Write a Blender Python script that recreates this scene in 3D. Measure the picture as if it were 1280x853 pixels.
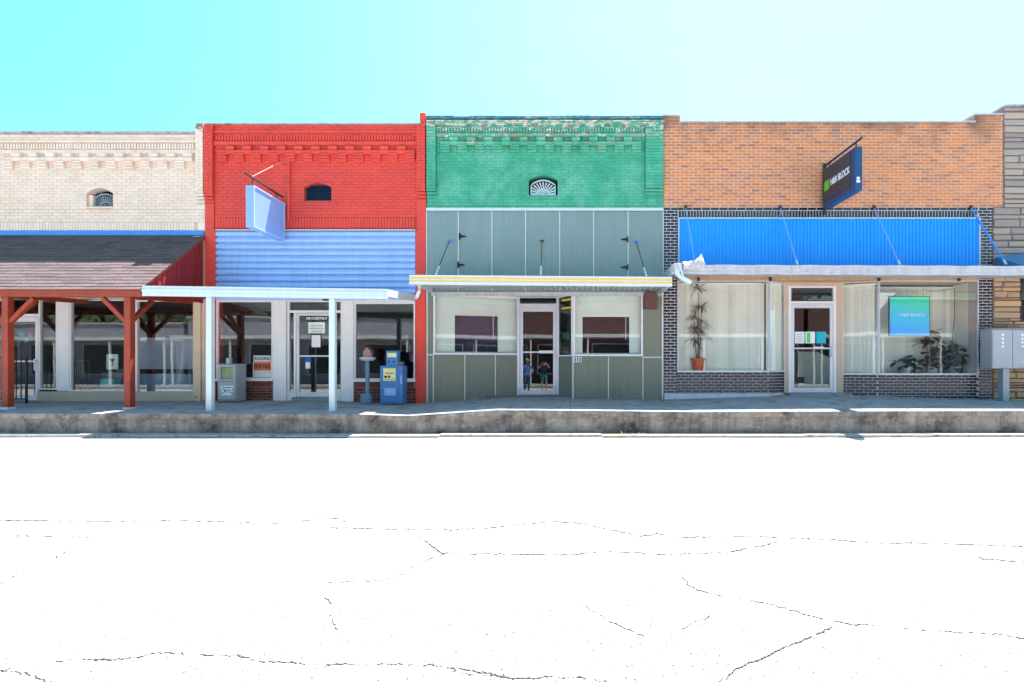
import bpy, bmesh, math, random
from mathutils import Vector, Matrix
random.seed(7)
R = math.radians
for o in list(bpy.data.objects): bpy.data.objects.remove(o)
SC = bpy.context.scene
COL = SC.collection

# ------------------------------------------------------------------ camera
D = 12.5          # metres from the lens to the shop fronts (plane y = 0)
F = 640.0         # focal length in pixels of the 1280 px wide photograph
VX, VY = 700.0, 457.0
HC = 1.352        # lens height above the street
cd = bpy.data.cameras.new('camera'); cam = bpy.data.objects.new('camera', cd); COL.objects.link(cam)
cam.location = (0, -D, HC); cam.rotation_euler = (R(90), 0, 0)
cd.sensor_width = 36; cd.lens = 36 * F / 1280
cd.shift_x = -(VX - 640) / 1280; cd.shift_y = (VY - 426.5) / 1280
cd.clip_start = .05; cd.clip_end = 3000
SC.camera = cam
# ------------------------------------------------------------------ sky, sun, exposure
SUNV = Vector((.17, .305, 1.0)).normalized()
elev = math.asin(SUNV.z); azim = math.atan2(SUNV.x, SUNV.y)
w = bpy.data.worlds.new('World'); SC.world = w; w.use_nodes = True
nt = w.node_tree; nt.nodes.clear()
sk = nt.nodes.new('ShaderNodeTexSky'); sk.sky_type = 'NISHITA'; sk.sun_disc = False
sk.sun_elevation = elev; sk.sun_rotation = azim
sk.air_density = 1.0; sk.dust_density = 1.3; sk.ozone_density = 6.0; sk.altitude = 200
bg = nt.nodes.new('ShaderNodeBackground'); bg.inputs[1].default_value = .10
ow = nt.nodes.new('ShaderNodeOutputWorld')
tint = nt.nodes.new('ShaderNodeMix'); tint.data_type = 'RGBA'; tint.blend_type = 'MULTIPLY'; tint.inputs[0].default_value = 1
tint.inputs[7].default_value = (.46, 1.05, 1.02, 1)        # the camera's cyan rendering of blue sky
nt.links.new(sk.outputs[0], tint.inputs[6])
# summer haze, thin and a little wispy, denser towards the sun's side of the sky
tc = nt.nodes.new('ShaderNodeTexCoord'); sx_ = nt.nodes.new('ShaderNodeSeparateXYZ'); nt.links.new(tc.outputs['Generated'], sx_.inputs[0])
hz1 = nt.nodes.new('ShaderNodeMapRange'); hz1.inputs[1].default_value = -.80; hz1.inputs[2].default_value = .45; hz1.inputs[3].default_value = .02; hz1.inputs[4].default_value = .76; hz1.interpolation_type = 'SMOOTHSTEP'
nt.links.new(sx_.outputs[0], hz1.inputs[0])
mp = nt.nodes.new('ShaderNodeMapping'); mp.inputs[3].default_value = (1.6, 1.0, 5.0); nt.links.new(tc.outputs['Generated'], mp.inputs[0])
cn_ = nt.nodes.new('ShaderNodeTexNoise'); cn_.inputs['Scale'].default_value = 1.6; cn_.inputs['Detail'].default_value = 8; cn_.inputs['Distortion'].default_value = .7; nt.links.new(mp.outputs[0], cn_.inputs['Vector'])
hz2 = nt.nodes.new('ShaderNodeMath'); hz2.operation = 'MULTIPLY_ADD'; nt.links.new(cn_.outputs[0], hz2.inputs[0]); hz2.inputs[1].default_value = .5; hz2.inputs[2].default_value = .75
hz3 = nt.nodes.new('ShaderNodeMath'); hz3.operation = 'MULTIPLY'; hz3.use_clamp = True; nt.links.new(hz1.outputs[0], hz3.inputs[0]); nt.links.new(hz2.outputs[0], hz3.inputs[1])
veil = nt.nodes.new('ShaderNodeMix'); veil.data_type = 'RGBA'; veil.inputs[7].default_value = (1.95, 2.9, 3.3, 1)
nt.links.new(hz3.outputs[0], veil.inputs[0]); nt.links.new(tint.outputs[2], veil.inputs[6]); nt.links.new(veil.outputs[2], bg.inputs[0])
nt.links.new(bg.outputs[0], ow.inputs[0])
sl = bpy.data.lights.new('sun', 'SUN'); sl.energy = 5.0; sl.angle = R(.5); sl.color = (1, .93, .86)
sun = bpy.data.objects.new('sun', sl); COL.objects.link(sun); sun.location = (4, 8, 25)
sun.rotation_euler = (-SUNV).to_track_quat('-Z', 'Y').to_euler()
SC.view_settings.view_transform = 'Standard'; SC.view_settings.look = 'None'
SC.view_settings.gamma = 1; SC.view_settings.use_curve_mapping = False
SC.view_settings.exposure = 2.2
SC.render.engine = 'CYCLES'
SC.cycles.max_bounces = 8; SC.cycles.diffuse_bounces = 4; SC.cycles.transparent_max_bounces = 16

# ------------------------------------------------------------------ measuring: photograph -> metres
def X(px, s=0): return (px - VX) * (D - s) / F      # s = metres in front of the shop fronts
def Z(py, s=0): return HC - (py - VY) * (D - s) / F
def W(n, s=0): return n * (D - s) / F

# ------------------------------------------------------------------ materials
def lin(h):
    h = h.lstrip('#'); r = []
    for i in (0, 2, 4):
        v = int(h[i:i+2], 16) / 255
        r.append(v / 12.92 if v <= .04045 else ((v + .055) / 1.055) ** 2.4)
    return tuple(r)
MATS = {}
def N(t, k, **kw):
    n = t.nodes.new(k)
    for a, b in kw.items(): setattr(n, a, b)
    return n
def mix(t, fac, a, b, bt='MIX'):
    m = N(t, 'ShaderNodeMix', data_type='RGBA', blend_type=bt)
    for sock, v in ((m.inputs[0], fac), (m.inputs[6], a), (m.inputs[7], b)):
        if hasattr(v, 'is_output'): t.links.new(v, sock)
        elif isinstance(v, (int, float)): sock.default_value = v
        else: sock.default_value = (*v, 1) if len(v) == 3 else v
    return m.outputs[2]
def ramp(t, v, stops):
    r = N(t, 'ShaderNodeValToRGB'); t.links.new(v, r.inputs[0])
    e = r.color_ramp.elements
    while len(e) < len(stops): e.new(.5)
    for q, (p, c) in zip(e, stops):
        q.position = p; q.color = (*c, 1) if len(c) == 3 else c
    return r.outputs[0]
BW = lambda a, b: [(a, (0, 0, 0)), (b, (1, 1, 1))]
def pos(t, scale=(1, 1, 1)):
    g = N(t, 'ShaderNodeNewGeometry'); m = N(t, 'ShaderNodeMapping'); m.inputs[3].default_value = scale
    t.links.new(g.outputs['Position'], m.inputs[0]); return m.outputs[0]
def noise(t, vec, sc, det=4, rough=.55):
    n = N(t, 'ShaderNodeTexNoise'); n.inputs['Scale'].default_value = sc
    n.inputs['Detail'].default_value = det; n.inputs['Roughness'].default_value = rough
    t.links.new(vec, n.inputs['Vector']); return n.outputs[0]
def rnd(t):      # a random number for every separate piece (own object or loose island)
    a = N(t, 'ShaderNodeObjectInfo').outputs['Random']; b = N(t, 'ShaderNodeNewGeometry').outputs['Random Per Island']
    m = N(t, 'ShaderNodeMath', operation='ADD'); t.links.new(a, m.inputs[0]); t.links.new(b, m.inputs[1])
    f = N(t, 'ShaderNodeMath', operation='FRACT'); t.links.new(m.outputs[0], f.inputs[0]); return f.outputs[0]
def mat(name, col, rough=.7, metal=0, var=.12, vs=3.0, streak=0, piece=0, dirt=None, bump=0, bs=60, spec=.4, extra=None, alpha=None):
    m = bpy.data.materials.new(name); m.use_nodes = True; t = m.node_tree; b = t.nodes['Principled BSDF']
    if isinstance(col, str): col = lin(col)
    c = tuple(col)
    P = pos(t)
    n1 = noise(t, P, vs, 6)
    out = mix(t, n1, tuple(x * (1 - 2*var) for x in c), tuple(min(1, x * (1 + 1.2*var)) for x in c))
    if piece:
        r = rnd(t)
        out = mix(t, 1, out, ramp(t, r, [(0, (1-piece,)*3), (.5, (1, 1, 1)), (1, (1+piece*.5,)*3)]), 'MULTIPLY')
    if streak:
        s = noise(t, pos(t, (9, 9, .7)), 1.0, 5, .65)
        out = mix(t, ramp(t, s, BW(.45, .75)), out, tuple(x * (1 - streak) for x in c))
    if dirt:       # (colour, scale, low, high)
        dn = noise(t, P, dirt[1], 8, .7)
        out = mix(t, ramp(t, dn, BW(dirt[2], dirt[3])), out, lin(dirt[0]) if isinstance(dirt[0], str) else dirt[0])
    if extra: out = extra(t, out)
    t.links.new(out, b.inputs['Base Color'])
    b.inputs['Roughness'].default_value = rough; b.inputs['Metallic'].default_value = metal
    b.inputs['Specular IOR Level'].default_value = spec
    if bump:
        bn = N(t, 'ShaderNodeBump'); bn.inputs['Strength'].default_value = bump; bn.inputs['Distance'].default_value = .01
        t.links.new(noise(t, P, bs, 5), bn.inputs['Height']); t.links.new(bn.outputs[0], b.inputs['Normal'])
    MATS[name] = m; return m
def glass(name, ior, tint=(1, 1, 1), rough=0.0):
    m = bpy.data.materials.new(name); m.use_nodes = True; t = m.node_tree; t.nodes.clear()
    o = N(t, 'ShaderNodeOutputMaterial'); mx = N(t, 'ShaderNodeMixShader'); lw = N(t, 'ShaderNodeLayerWeight'); lw.inputs[0].default_value = .5
    pw = N(t, 'ShaderNodeMath', operation='POWER'); t.links.new(lw.outputs['Facing'], pw.inputs[0]); pw.inputs[1].default_value = 5
    f = N(t, 'ShaderNodeMath', operation='MULTIPLY_ADD'); t.links.new(pw.outputs[0], f.inputs[0]); f.inputs[1].default_value = 1 - ior; f.inputs[2].default_value = ior
    tr = N(t, 'ShaderNodeBsdfTransparent'); tr.inputs[0].default_value = (*tint, 1)
    g = N(t, 'ShaderNodeBsdfGlossy'); g.inputs['Roughness'].default_value = rough
    bn = N(t, 'ShaderNodeBump'); bn.inputs['Strength'].default_value = .03; bn.inputs['Distance'].default_value = .02
    t.links.new(noise(t, pos(t), 1.3, 1), bn.inputs['Height']); t.links.new(bn.outputs[0], g.inputs['Normal'])
    t.links.new(f.outputs[0], mx.inputs[0]); t.links.new(tr.outputs[0], mx.inputs[1]); t.links.new(g.outputs[0], mx.inputs[2])
    t.links.new(mx.outputs[0], o.inputs[0]); MATS[name] = m; return m

# paint that has come off in flakes, showing bare brick
def flakes(colour, zlo, zhi, amount, sc=7):
    def fn(t, out):
        g = N(t, 'ShaderNodeNewGeometry'); sx = N(t, 'ShaderNodeSeparateXYZ'); t.links.new(g.outputs['Position'], sx.inputs[0])
        mr = N(t, 'ShaderNodeMapRange'); mr.inputs[1].default_value = zlo; mr.inputs[2].default_value = zhi
        t.links.new(sx.outputs[2], mr.inputs[0])
        n = noise(t, pos(t, (1, 1, 2.6)), sc, 9, .75)
        ad = N(t, 'ShaderNodeMath', operation='MULTIPLY_ADD'); t.links.new(mr.outputs[0], ad.inputs[0]); ad.inputs[1].default_value = amount; t.links.new(n, ad.inputs[2])
        return mix(t, ramp(t, ad.outputs[0], BW(.63, .68)), out, lin(colour))
    return fn
def soot(colour, zlo, zhi, amount, sc=1.6):
    def fn(t, out):
        g = N(t, 'ShaderNodeNewGeometry'); sx = N(t, 'ShaderNodeSeparateXYZ'); t.links.new(g.outputs['Position'], sx.inputs[0])
        mr = N(t, 'ShaderNodeMapRange'); mr.inputs[1].default_value = zlo; mr.inputs[2].default_value = zhi
        t.links.new(sx.outputs[2], mr.inputs[0])
        n = noise(t, pos(t, (1, 1, .8)), sc, 9, .7)
        ad = N(t, 'ShaderNodeMath', operation='MULTIPLY_ADD'); t.links.new(mr.outputs[0], ad.inputs[0]); ad.inputs[1].default_value = amount; t.links.new(n, ad.inputs[2])
        return mix(t, ramp(t, ad.outputs[0], BW(.62, .95)), out, lin(colour))
    return fn
def bricky(cols):
    def fn(t, out):
        r = rnd(t)
        c = ramp(t, r, [(i / (len(cols) - 1), lin(q)) for i, q in enumerate(cols)])
        return mix(t, .8, out, c)
    return fn
def chain(*f):
    def fn(t, out):
        for q in f: out = q(t, out)
        return out
    return fn

mat('cream_paint', (.81, .63, .525), .75, var=.10, piece=.06, dirt=('#deb696', 1.6, .54, .76), extra=flakes('#8c6c5c', Z(170), Z(160), .22), bump=.25)
mat('cream_mortar', (.62, .46, .34), .85, dirt=('#b08858', 3, .55, .75))
mat('worn_cream', (.66, .50, .36), .8, extra=flakes('#8c6a52', .9, .4, .16, 9), bump=.4)
mat('buff', (.50, .40, .31), .8, streak=.1, bump=.2)
mat('red_paint', (.69, .058, .043), .6, var=.12, piece=.06, dirt=('#dc4a34', 1.1, .48, .75), extra=soot('#7e2a2c', Z(175), Z(155), .12), bump=.2)
mat('red_mortar', (.56, .05, .036), .75)
mat('green_paint', (.05, .345, .212), .65, var=.16, vs=2.2, piece=.10, dirt=('#78b8a4', 1.5, .46, .80), extra=chain(flakes('#a8786a', Z(200), Z(172), .10, 5), flakes('#d8c6c0', Z(185), Z(146), .17, 6)), bump=.25)
mat('green_mortar', (.04, .30, .20), .75, extra=flakes('#b9aaa2', Z(185), Z(146), .15, 6))
mat('teal_coping', (.05, .16, .20), .7, dirt=('#9db0b0', 6, .5, .7))
mat('grey_coping', (.42, .36, .38), .85, dirt=('#5b5058', 5, .5, .7), bump=.4)
mat('orange_brick', (.52, .19, .085), .8, var=.15, vs=9, extra=chain(bricky(['#ac6a40', '#d07a3e', '#d88244', '#bc6e40', '#c8855c', '#985e48', '#da803e']), soot('#64504a', Z(192), Z(150), .28)), bump=.3)
mat('orange_mortar', (.70, .56, .50), .9, extra=soot('#6a5a56', Z(190), Z(150), .26))
mat('black_brick', (.012, .016, .035), .22, var=.3, vs=8, extra=bricky(['#10131f', '#1a2035', '#0c0f18', '#232a40', '#141826']), spec=.6)
mat('pale_mortar', (.58, .52, .52), .9, var=.2)
mat('brown_brick', (.16, .045, .03), .7, var=.2, vs=9, extra=bricky(['#6a2e24', '#7d382a', '#592820', '#8a4636', '#4f2620']), bump=.3)
mat('brown_mortar', (.26, .2, .19), .9)
mat('stone', (.36, .29, .26), .85, var=.2, vs=5, extra=bricky(['#8e827e', '#a3948c', '#b09a86', '#84787a', '#9a8a80', '#a89688']), bump=.6, bs=25)
mat('tan_stone', (.46, .33, .22), .85, var=.2, vs=5, extra=bricky(['#b08e6c', '#c29c70', '#a88c74', '#b89468', '#9c8672', '#c4a27a']), bump=.6, bs=25)
mat('stone_mortar', (.16, .13, .12), .95)
mat('white_paint', (.74, .72, .74), .45, var=.05, streak=.08)
mat('white_metal', (.52, .60, .64), .35, var=.04, streak=.12)
mat('old_white_metal', (.46, .45, .49), .5, var=.12, vs=6, streak=.25, dirt=('#77706c', 8, .58, .72))
mat('aluminium', (.60, .60, .66), .38, .35, var=.06)
mat('yellow_stripe', (.80, .47, .09), .5, var=.08)
mat('corrugated_lilac', (.34, .49, .80), .40, .2, var=.08, streak=.15)
mat('blue_sheet', (.003, .30, .86), .4, var=.07, streak=.12)
mat('blue_flashing', (.03, .24, .72), .45, var=.12, dirt=('#6ea0e0', 5, .6, .75))
mat('grey_green_panel', (.20, .27, .265), .5, var=.10, vs=.9, streak=.14)
mat('olive_panel', (.19, .195, .15), .55, var=.10, vs=1.0, streak=.16)
mat('batten', (.62, .62, .64), .45)
mat('wood_red', (.31, .042, .018), .6, var=.2, vs=6, streak=.25, dirt=('#7a2a18', 4, .55, .75), bump=.2)
mat('barn_red', (.28, .018, .02), .65, var=.12, streak=.2)
mat('shingle', (.135, .095, .095), .95, var=.25, vs=30, piece=.28, dirt=('#3a3038', 60, .45, .62), bump=.5, bs=120)
mat('tan_wood', (.46, .27, .13), .7, var=.15, streak=.2)
mat('tan_trim', (.55, .40, .30), .6, var=.1)
mat('concrete', (.27, .28, .30), .9, var=.22, vs=1.7, dirt=('#4c4e54', 3.2, .52, .72), bump=.3, bs=80)
mat('kerb_concrete', (.25, .225, .205), .92, var=.3, vs=3, streak=.55, dirt=('#352f30', 2.4, .46, .68), bump=.7, bs=30,
    extra=lambda t, o: mix(t, ramp(t, noise(t, pos(t, (1, 1, 1.8)), 5, 9, .75), BW(.55, .72)), o, lin('#a39a90')))
mat('gutter_concrete', (.34, .32, .30), .92, var=.25, vs=4, dirt=('#5a5048', 9, .5, .7), bump=.5)
mat('white_base', (.60, .60, .68), .7, streak=.15, dirt=('#8a8488', 5, .55, .75))
mat('asphalt', (.46, .45, .44), .92, var=.10, vs=1.4, bump=.4, bs=140,
    extra=lambda t, o: mix(t, ramp(t, noise(t, pos(t), 48, 2, .5), BW(.60, .63)), o, (.05, .04, .06)))
mat('crack', (.075, .062, .085), .95, var=.3)
mat('earth', (.20, .19, .15), .95, var=.2)
mat('blind', (.82, .83, .73), .8, var=.05, piece=.13)
mat('mint_panel', (.68, .78, .72), .7, var=.05)
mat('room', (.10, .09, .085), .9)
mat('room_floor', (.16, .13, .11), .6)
mat('black_metal', (.012, .012, .015), .45, .3)
mat('dark_rod', (.05, .05, .06), .5, .5)
mat('rust', (.14, .06, .04), .85, var=.3, vs=12)
mat('navy', (.008, .02, .055), .5)
mat('navy_louvre', (.010, .03, .075), .4)
mat('sign_face_grey', (.040, .040, .048), .4)
mat('sign_blue', (.010, .055, .15), .35)
mat('sign_green', (.14, .50, .02), .5)
mat('ink_white', (.82, .82, .82), .6, var=.01)
mat('ink_black', (.01, .01, .012), .6)
mat('pale_sign', (.22, .36, .72), .4, var=.06, streak=.08)
mat('sign_rim', (.36, .48, .80), .4)
mat('paper', (.74, .76, .78), .8, var=.03)
mat('slate_panel', (.20, .28, .44), .7, var=.2)
mat('shade_cloth', (.34, .42, .52), .8, var=.2, vs=1.5)
mat('paper_teal', (.02, .42, .52), .8)
mat('paper_green', (.10, .55, .08), .8)
mat('paper_blue', (.02, .10, .50), .7)
mat('ink_green', (.36, .52, .42), .8)
mat('orange_ink', (.85, .13, .01), .6)
mat('yellow_paper', (.74, .68, .32), .8)
mat('yellow_tube_reflection', (.85, .62, .03), .6)
mat('newsbox_grey', (.32, .36, .39), .5, .1, var=.12, streak=.2)
mat('newsbox_blue', (.045, .19, .44), .45, var=.12, streak=.15)
mat('newsbox_plate', (.25, .42, .72), .5)
mat('blue_grey', (.12, .21, .29), .5, var=.12)
mat('pink_house', (.34, .20, .20), .7)
mat('mailbox', (.36, .38, .42), .4, .25, var=.06)
mat('mailbox_dark', (.10, .10, .12), .5)
mat('terracotta', (.45, .10, .04), .75)
mat('soil', (.04, .03, .02), .95)
mat('leaf_dull', (.09, .10, .06), .6, piece=.4)
mat('leaf_dark', (.035, .06, .05), .5, piece=.4)
mat('stem', (.12, .09, .06), .8)
mat('weed', (.30, .38, .05), .8, piece=.35)
mat('brown_box', (.12, .055, .05), .8)
mat('teal_awning', (.05, .20, .34), .6, var=.08)
mat('teal_seat', (.10, .42, .40), .6)
mat('far_brick', (.12, .058, .055), .85, var=.2, vs=4)
mat('far_white', (.62, .62, .62), .7)
mat('far_siding', (.27, .27, .32), .7)
mat('far_dark', (.03, .035, .04), .3)
mat('leaf_far', (.05, .10, .03), .7, piece=.4)
mat('bark', (.08, .06, .045), .9)
mat('skin', (.50, .28, .20), .6); mat('hair', (.05, .03, .02), .7)
mat('navy_cloth', (.02, .03, .07), .85); mat('teal_cloth', (.03, .22, .26), .85)
mat('blue_cloth', (.06, .22, .55), .85); mat('jean_cloth', (.04, .07, .16), .85); mat('cap_cloth', (.3, .28, .25), .85)
glass('shop_glass', .080); glass('dark_glass', .085, (.82, .86, .86)); glass('inner_glass', .02, (.6, .62, .68))
def glowing_poster_mat():
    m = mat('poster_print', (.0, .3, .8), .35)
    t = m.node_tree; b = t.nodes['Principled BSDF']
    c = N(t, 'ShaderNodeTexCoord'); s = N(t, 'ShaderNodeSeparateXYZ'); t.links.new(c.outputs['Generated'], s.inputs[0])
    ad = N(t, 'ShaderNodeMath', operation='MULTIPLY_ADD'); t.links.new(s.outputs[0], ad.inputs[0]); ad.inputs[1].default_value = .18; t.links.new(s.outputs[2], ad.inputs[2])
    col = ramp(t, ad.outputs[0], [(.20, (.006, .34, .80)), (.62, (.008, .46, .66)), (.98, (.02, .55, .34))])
    t.links.new(col, b.inputs['Base Color']); t.links.new(col, b.inputs['Emission Color']); b.inputs['Emission Strength'].default_value = .06      # slight glow added to brighten the printed poster
glowing_poster_mat()
M = MATS

# ------------------------------------------------------------------ mesh building
def origin(p):
    v = Vector((0, 0, 0))
    while p is not None: v = v + Vector(p.location); p = p.parent
    return v
class MB:
    def __init__(s, P0=None, P1=None):
        s.v = []; s.f = []
        if P0 is None: s.o = Vector((0, 0)); s.u = Vector((1, 0)); s.n = Vector((0, 1)); s.flip = False
        else:
            s.o = Vector(P0); s.u = (Vector(P1) - s.o).normalized(); s.n = Vector((s.u.y, -s.u.x)); s.flip = True
    def pt(s, a, b, z):
        q = s.o + s.u * a + s.n * b; return (q.x, q.y, z)
    def add(s, vs, fs):
        k = len(s.v); s.v += [tuple(q) for q in vs]; s.f += [tuple(i + k for i in f) for f in fs]; return s
    def box(s, x0, x1, y0, y1, z0, z1):
        x0, x1 = min(x0, x1), max(x0, x1); y0, y1 = min(y0, y1), max(y0, y1); z0, z1 = min(z0, z1), max(z0, z1)
        if s.flip: y0, y1 = y1, y0
        vs = [s.pt(x, y, z) for z in (z0, z1) for x, y in ((x0, y0), (x1, y0), (x1, y1), (x0, y1))]
        return s.add(vs, [(3, 2, 1, 0), (4, 5, 6, 7), (0, 1, 5, 4), (1, 2, 6, 5), (2, 3, 7, 6), (3, 0, 4, 7)])
    def hexa(s, p):      # eight corners: bottom ring then top ring, anticlockwise seen from above
        return s.add(p, [(3, 2, 1, 0), (4, 5, 6, 7), (0, 1, 5, 4), (1, 2, 6, 5), (2, 3, 7, 6), (3, 0, 4, 7)])
    def frame_box(s, x0, x1, z0, z1, w, y0, y1, wb=None, wt=None):      # four rails butted end to end
        wb = w if wb is None else wb; wt = w if wt is None else wt
        s.box(x0, x0 + w, y0, y1, z0, z1); s.box(x1 - w, x1, y0, y1, z0, z1)
        s.box(x0 + w, x1 - w, y0, y1, z0, z0 + wb); s.box(x0 + w, x1 - w, y0, y1, z1 - wt, z1); return s
    def prism(s, poly, axis, a, b):    # poly of 2-D points extruded along axis from a to b
        n = len(poly)
        def q(p, c): return {'x': (c, p[0], p[1]), 'y': (p[0], c, p[1]), 'z': (p[0], p[1], c)}[axis]
        return s.add([q(p, a) for p in poly] + [q(p, b) for p in poly],
            [tuple(range(n)), tuple(range(2*n - 1, n - 1, -1))] + [(i, i + n, (i + 1) % n + n, (i + 1) % n) for i in range(n)])
    def tube(s, pts, r, n=8, cap=True):
        pts = [Vector(p) for p in pts]; k = len(s.v); up = Vector((0, 0, 1))
        rs = r if isinstance(r, (list, tuple)) else [r] * len(pts)
        for i, p in enumerate(pts):
            d = (pts[min(i + 1, len(pts) - 1)] - pts[max(i - 1, 0)]).normalized()
            a = d.cross(up if abs(d.z) < .95 else Vector((1, 0, 0))).normalized(); b = a.cross(d)
            for j in range(n):
                t = 2 * math.pi * j / n; s.v.append(tuple(p + (a * math.cos(t) + b * math.sin(t)) * rs[i]))
        for i in range(len(pts) - 1):
            for j in range(n):
                s.f.append((k + i*n + j, k + i*n + (j+1) % n, k + (i+1)*n + (j+1) % n, k + (i+1)*n + j))
        if cap: s.f.append(tuple(range(k + n - 1, k - 1, -1))); s.f.append(tuple(range(k + (len(pts)-1)*n, k + len(pts)*n)))
        return s
    def lathe(s, cx, cy, prof, n=20):     # prof: (radius, z) from bottom to top
        k = len(s.v)
        for r, z in prof:
            for j in range(n): s.v.append((cx + r * math.cos(2*math.pi*j/n), cy + r * math.sin(2*math.pi*j/n), z))
        for i in range(len(prof) - 1):
            for j in range(n): s.f.append((k + i*n + j, k + i*n + (j+1) % n, k + (i+1)*n + (j+1) % n, k + (i+1)*n + j))
        s.f.append(tuple(range(k + n - 1, k - 1, -1))); s.f.append(tuple(range(k + (len(prof)-1)*n, k + len(prof)*n)))
        return s
    def mesh(s, name, off=Vector((0, 0, 0)), m=None):
        me = bpy.data.meshes.new(name); me.from_pydata([(a - off.x, b - off.y, c - off.z) for a, b, c in s.v], [], s.f)
        bm = bmesh.new(); bm.from_mesh(me); bmesh.ops.recalc_face_normals(bm, faces=bm.faces); bm.to_mesh(me); bm.free()
        if m is not None: me.materials.append(M[m] if isinstance(m, str) else m)
        me.update(); return me
    def build(s, name, m, parent=None, bevel=0, smooth=False, label=None):
        me = s.mesh(name, origin(parent), m)
        if smooth:
            for p in me.polygons: p.use_smooth = True
        o = bpy.data.objects.new(name, me); COL.objects.link(o); o.parent = parent
        if bevel:
            b = o.modifiers.new('bevel', 'BEVEL'); b.width = bevel; b.segments = 2; b.limit_method = 'ANGLE'; b.harden_normals = False
        if label: o['label'] = label
        return o
def thing(name, loc, label, cat, group=None):
    o = bpy.data.objects.new(name, None); COL.objects.link(o); o.location = loc; o.empty_display_size = .2
    o['label'] = label; o['category'] = cat
    if group: o['group'] = group
    return o
def tag(o, label, cat, group=None):
    o['label'] = label; o['category'] = cat
    if group: o['group'] = group
    return o
def struct(o): o['kind'] = 'structure'; return o
def stuff(o): o['kind'] = 'stuff'; return o
def inst(name, me, loc, parent, rot=None):
    o = bpy.data.objects.new(name, me); COL.objects.link(o); o.parent = parent
    o.location = Vector(loc) - origin(parent)
    if rot: o.rotation_euler = rot
    return o
_fonts = {}
def text(name, s, size, m, parent, loc, rot=(R(90), 0, 0), width=None, bold=0.0, align='CENTER', ext=.002):
    cu = bpy.data.curves.new(name, 'FONT'); cu.body = s; cu.size = size; cu.align_x = align; cu.align_y = 'CENTER'; cu.extrude = ext; cu.offset = bold
    to = bpy.data.objects.new(name, cu); COL.objects.link(to)
    dg = bpy.context.evaluated_depsgraph_get(); me = bpy.data.meshes.new_from_object(to.evaluated_get(dg))
    bpy.data.objects.remove(to)
    if width and me.vertices:
        xs = [v.co.x for v in me.vertices]; k = width / (max(xs) - min(xs))
        for v in me.vertices: v.co.x *= k
    me.materials.clear(); me.materials.append(M[m]); me.name = name
    o = bpy.data.objects.new(name, me); COL.objects.link(o); o.parent = parent
    o.location = Vector(loc) - origin(parent); o.rotation_euler = rot
    return o

# ------------------------------------------------------------------ brickwork
def cut(rect, holes):
    xs = sorted({rect[0], rect[1]} | {min(max(v, rect[0]), rect[1]) for h in holes for v in h[:2]})
    zs = sorted({rect[2], rect[3]} | {min(max(v, rect[2]), rect[3]) for h in holes for v in h[2:]})
    out = []
    for za, zb in zip(zs, zs[1:]):
        run = None
        for xa, xb in zip(xs, xs[1:]):
            mx, mz = (xa + xb) / 2, (za + zb) / 2
            solid = not any(h[0] < mx < h[1] and h[2] < mz < h[3] for h in holes)
            if solid: run = (run[0], xb) if run else (xa, xb)
            elif run: out.append((*run, za, zb)); run = None
        if run: out.append((*run, za, zb))
    return out
BL, BH, BJ = .200, .0595, .0135
CH = BH + BJ
def brick_shape(mb, x0, x1, z0, z1, yf, depth=.05, ch=.004):
    c = min(ch, (x1 - x0) / 4, (z1 - z0) / 4)
    v = [(x0+c, yf, z0+c), (x1-c, yf, z0+c), (x1-c, yf, z1-c), (x0+c, yf, z1-c),
         (x0, yf+c, z0), (x1, yf+c, z0), (x1, yf+c, z1), (x0, yf+c, z1),
         (x0, yf+depth, z0), (x1, yf+depth, z0), (x1, yf+depth, z1), (x0, yf+depth, z1)]
    f = [(0, 1, 2, 3)]
    for k in (0, 4):
        for i in range(4): f.append((k+i, k+4+i, k+4+(i+1) % 4, k+(i+1) % 4))
    mb.add(v, f)
_full = {}
def full_brick(m, l=BL, h=BH):
    k = (m, round(l, 4), round(h, 4))
    if k not in _full:
        b = MB(); brick_shape(b, -l/2, l/2, -h/2, h/2, 0); _full[k] = b.mesh('brick', m=m)
    return _full[k]
def bricks(parent, rects, holes, m, yf=0.0, jitter=.0015, nparts=300, near=None, bl=BL, z_from_top=True, seed=1, BJ=BJ):
    """lay running bond in the rectangles; nearest whole bricks become single parts, the rest one joined part"""
    rn = random.Random(seed); whole = []; rest = MB()
    for (x0, x1, z0, z1) in rects:
        n = max(1, round((z1 - z0) / CH)); ch = (z1 - z0) / n; bh = ch - BJ
        for i in range(n):
            za = z0 + i*ch + BJ/2; zb = za + bh
            hs = [h for h in holes if min(h[3], zb) - max(h[2], za) > .25 * bh]
            for (xa, xb, _, _) in cut((x0, x1, za, zb), [(h[0], h[1], za - 1, zb + 1) for h in hs]):
                st = bl + BJ; off = (i % 2) * st / 2 + (rn.random() - .5) * .012
                k0 = math.floor((xa - off) / st) - 1; x = k0 * st + off
                while x < xb:
                    a, b = max(x + BJ/2, xa + .002), min(x + st - BJ/2, xb - .002); x += st
                    if b - a < .03: continue
                    y = yf + rn.uniform(-jitter, jitter)
                    if abs(b - a - bl) < 1e-4: whole.append(((a + b)/2, y, (za + zb)/2, a, b, za, zb, bh))
                    else: brick_shape(rest, a, b, za, zb, y)
    nx, nz = near or (0, HC)
    whole.sort(key=lambda q: (q[0] - nx)**2 + (q[2] - nz)**2)
    for q in whole[:nparts]: inst('brick', full_brick(m, bl, q[7]), q[:3], parent)
    for q in whole[nparts:]: brick_shape(rest, q[3], q[4], q[5], q[6], q[1])
    if rest.v: stuff(rest.build('brickwork', m, parent))
def core(parent, name, rects, holes, m, y0=.010, y1=.30):
    b = MB()
    for r in rects:
        for (xa, xb, za, zb) in cut(r, holes): b.box(xa, xb, y0, y1, za, zb)
    return b.build(name, m, parent)
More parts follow.
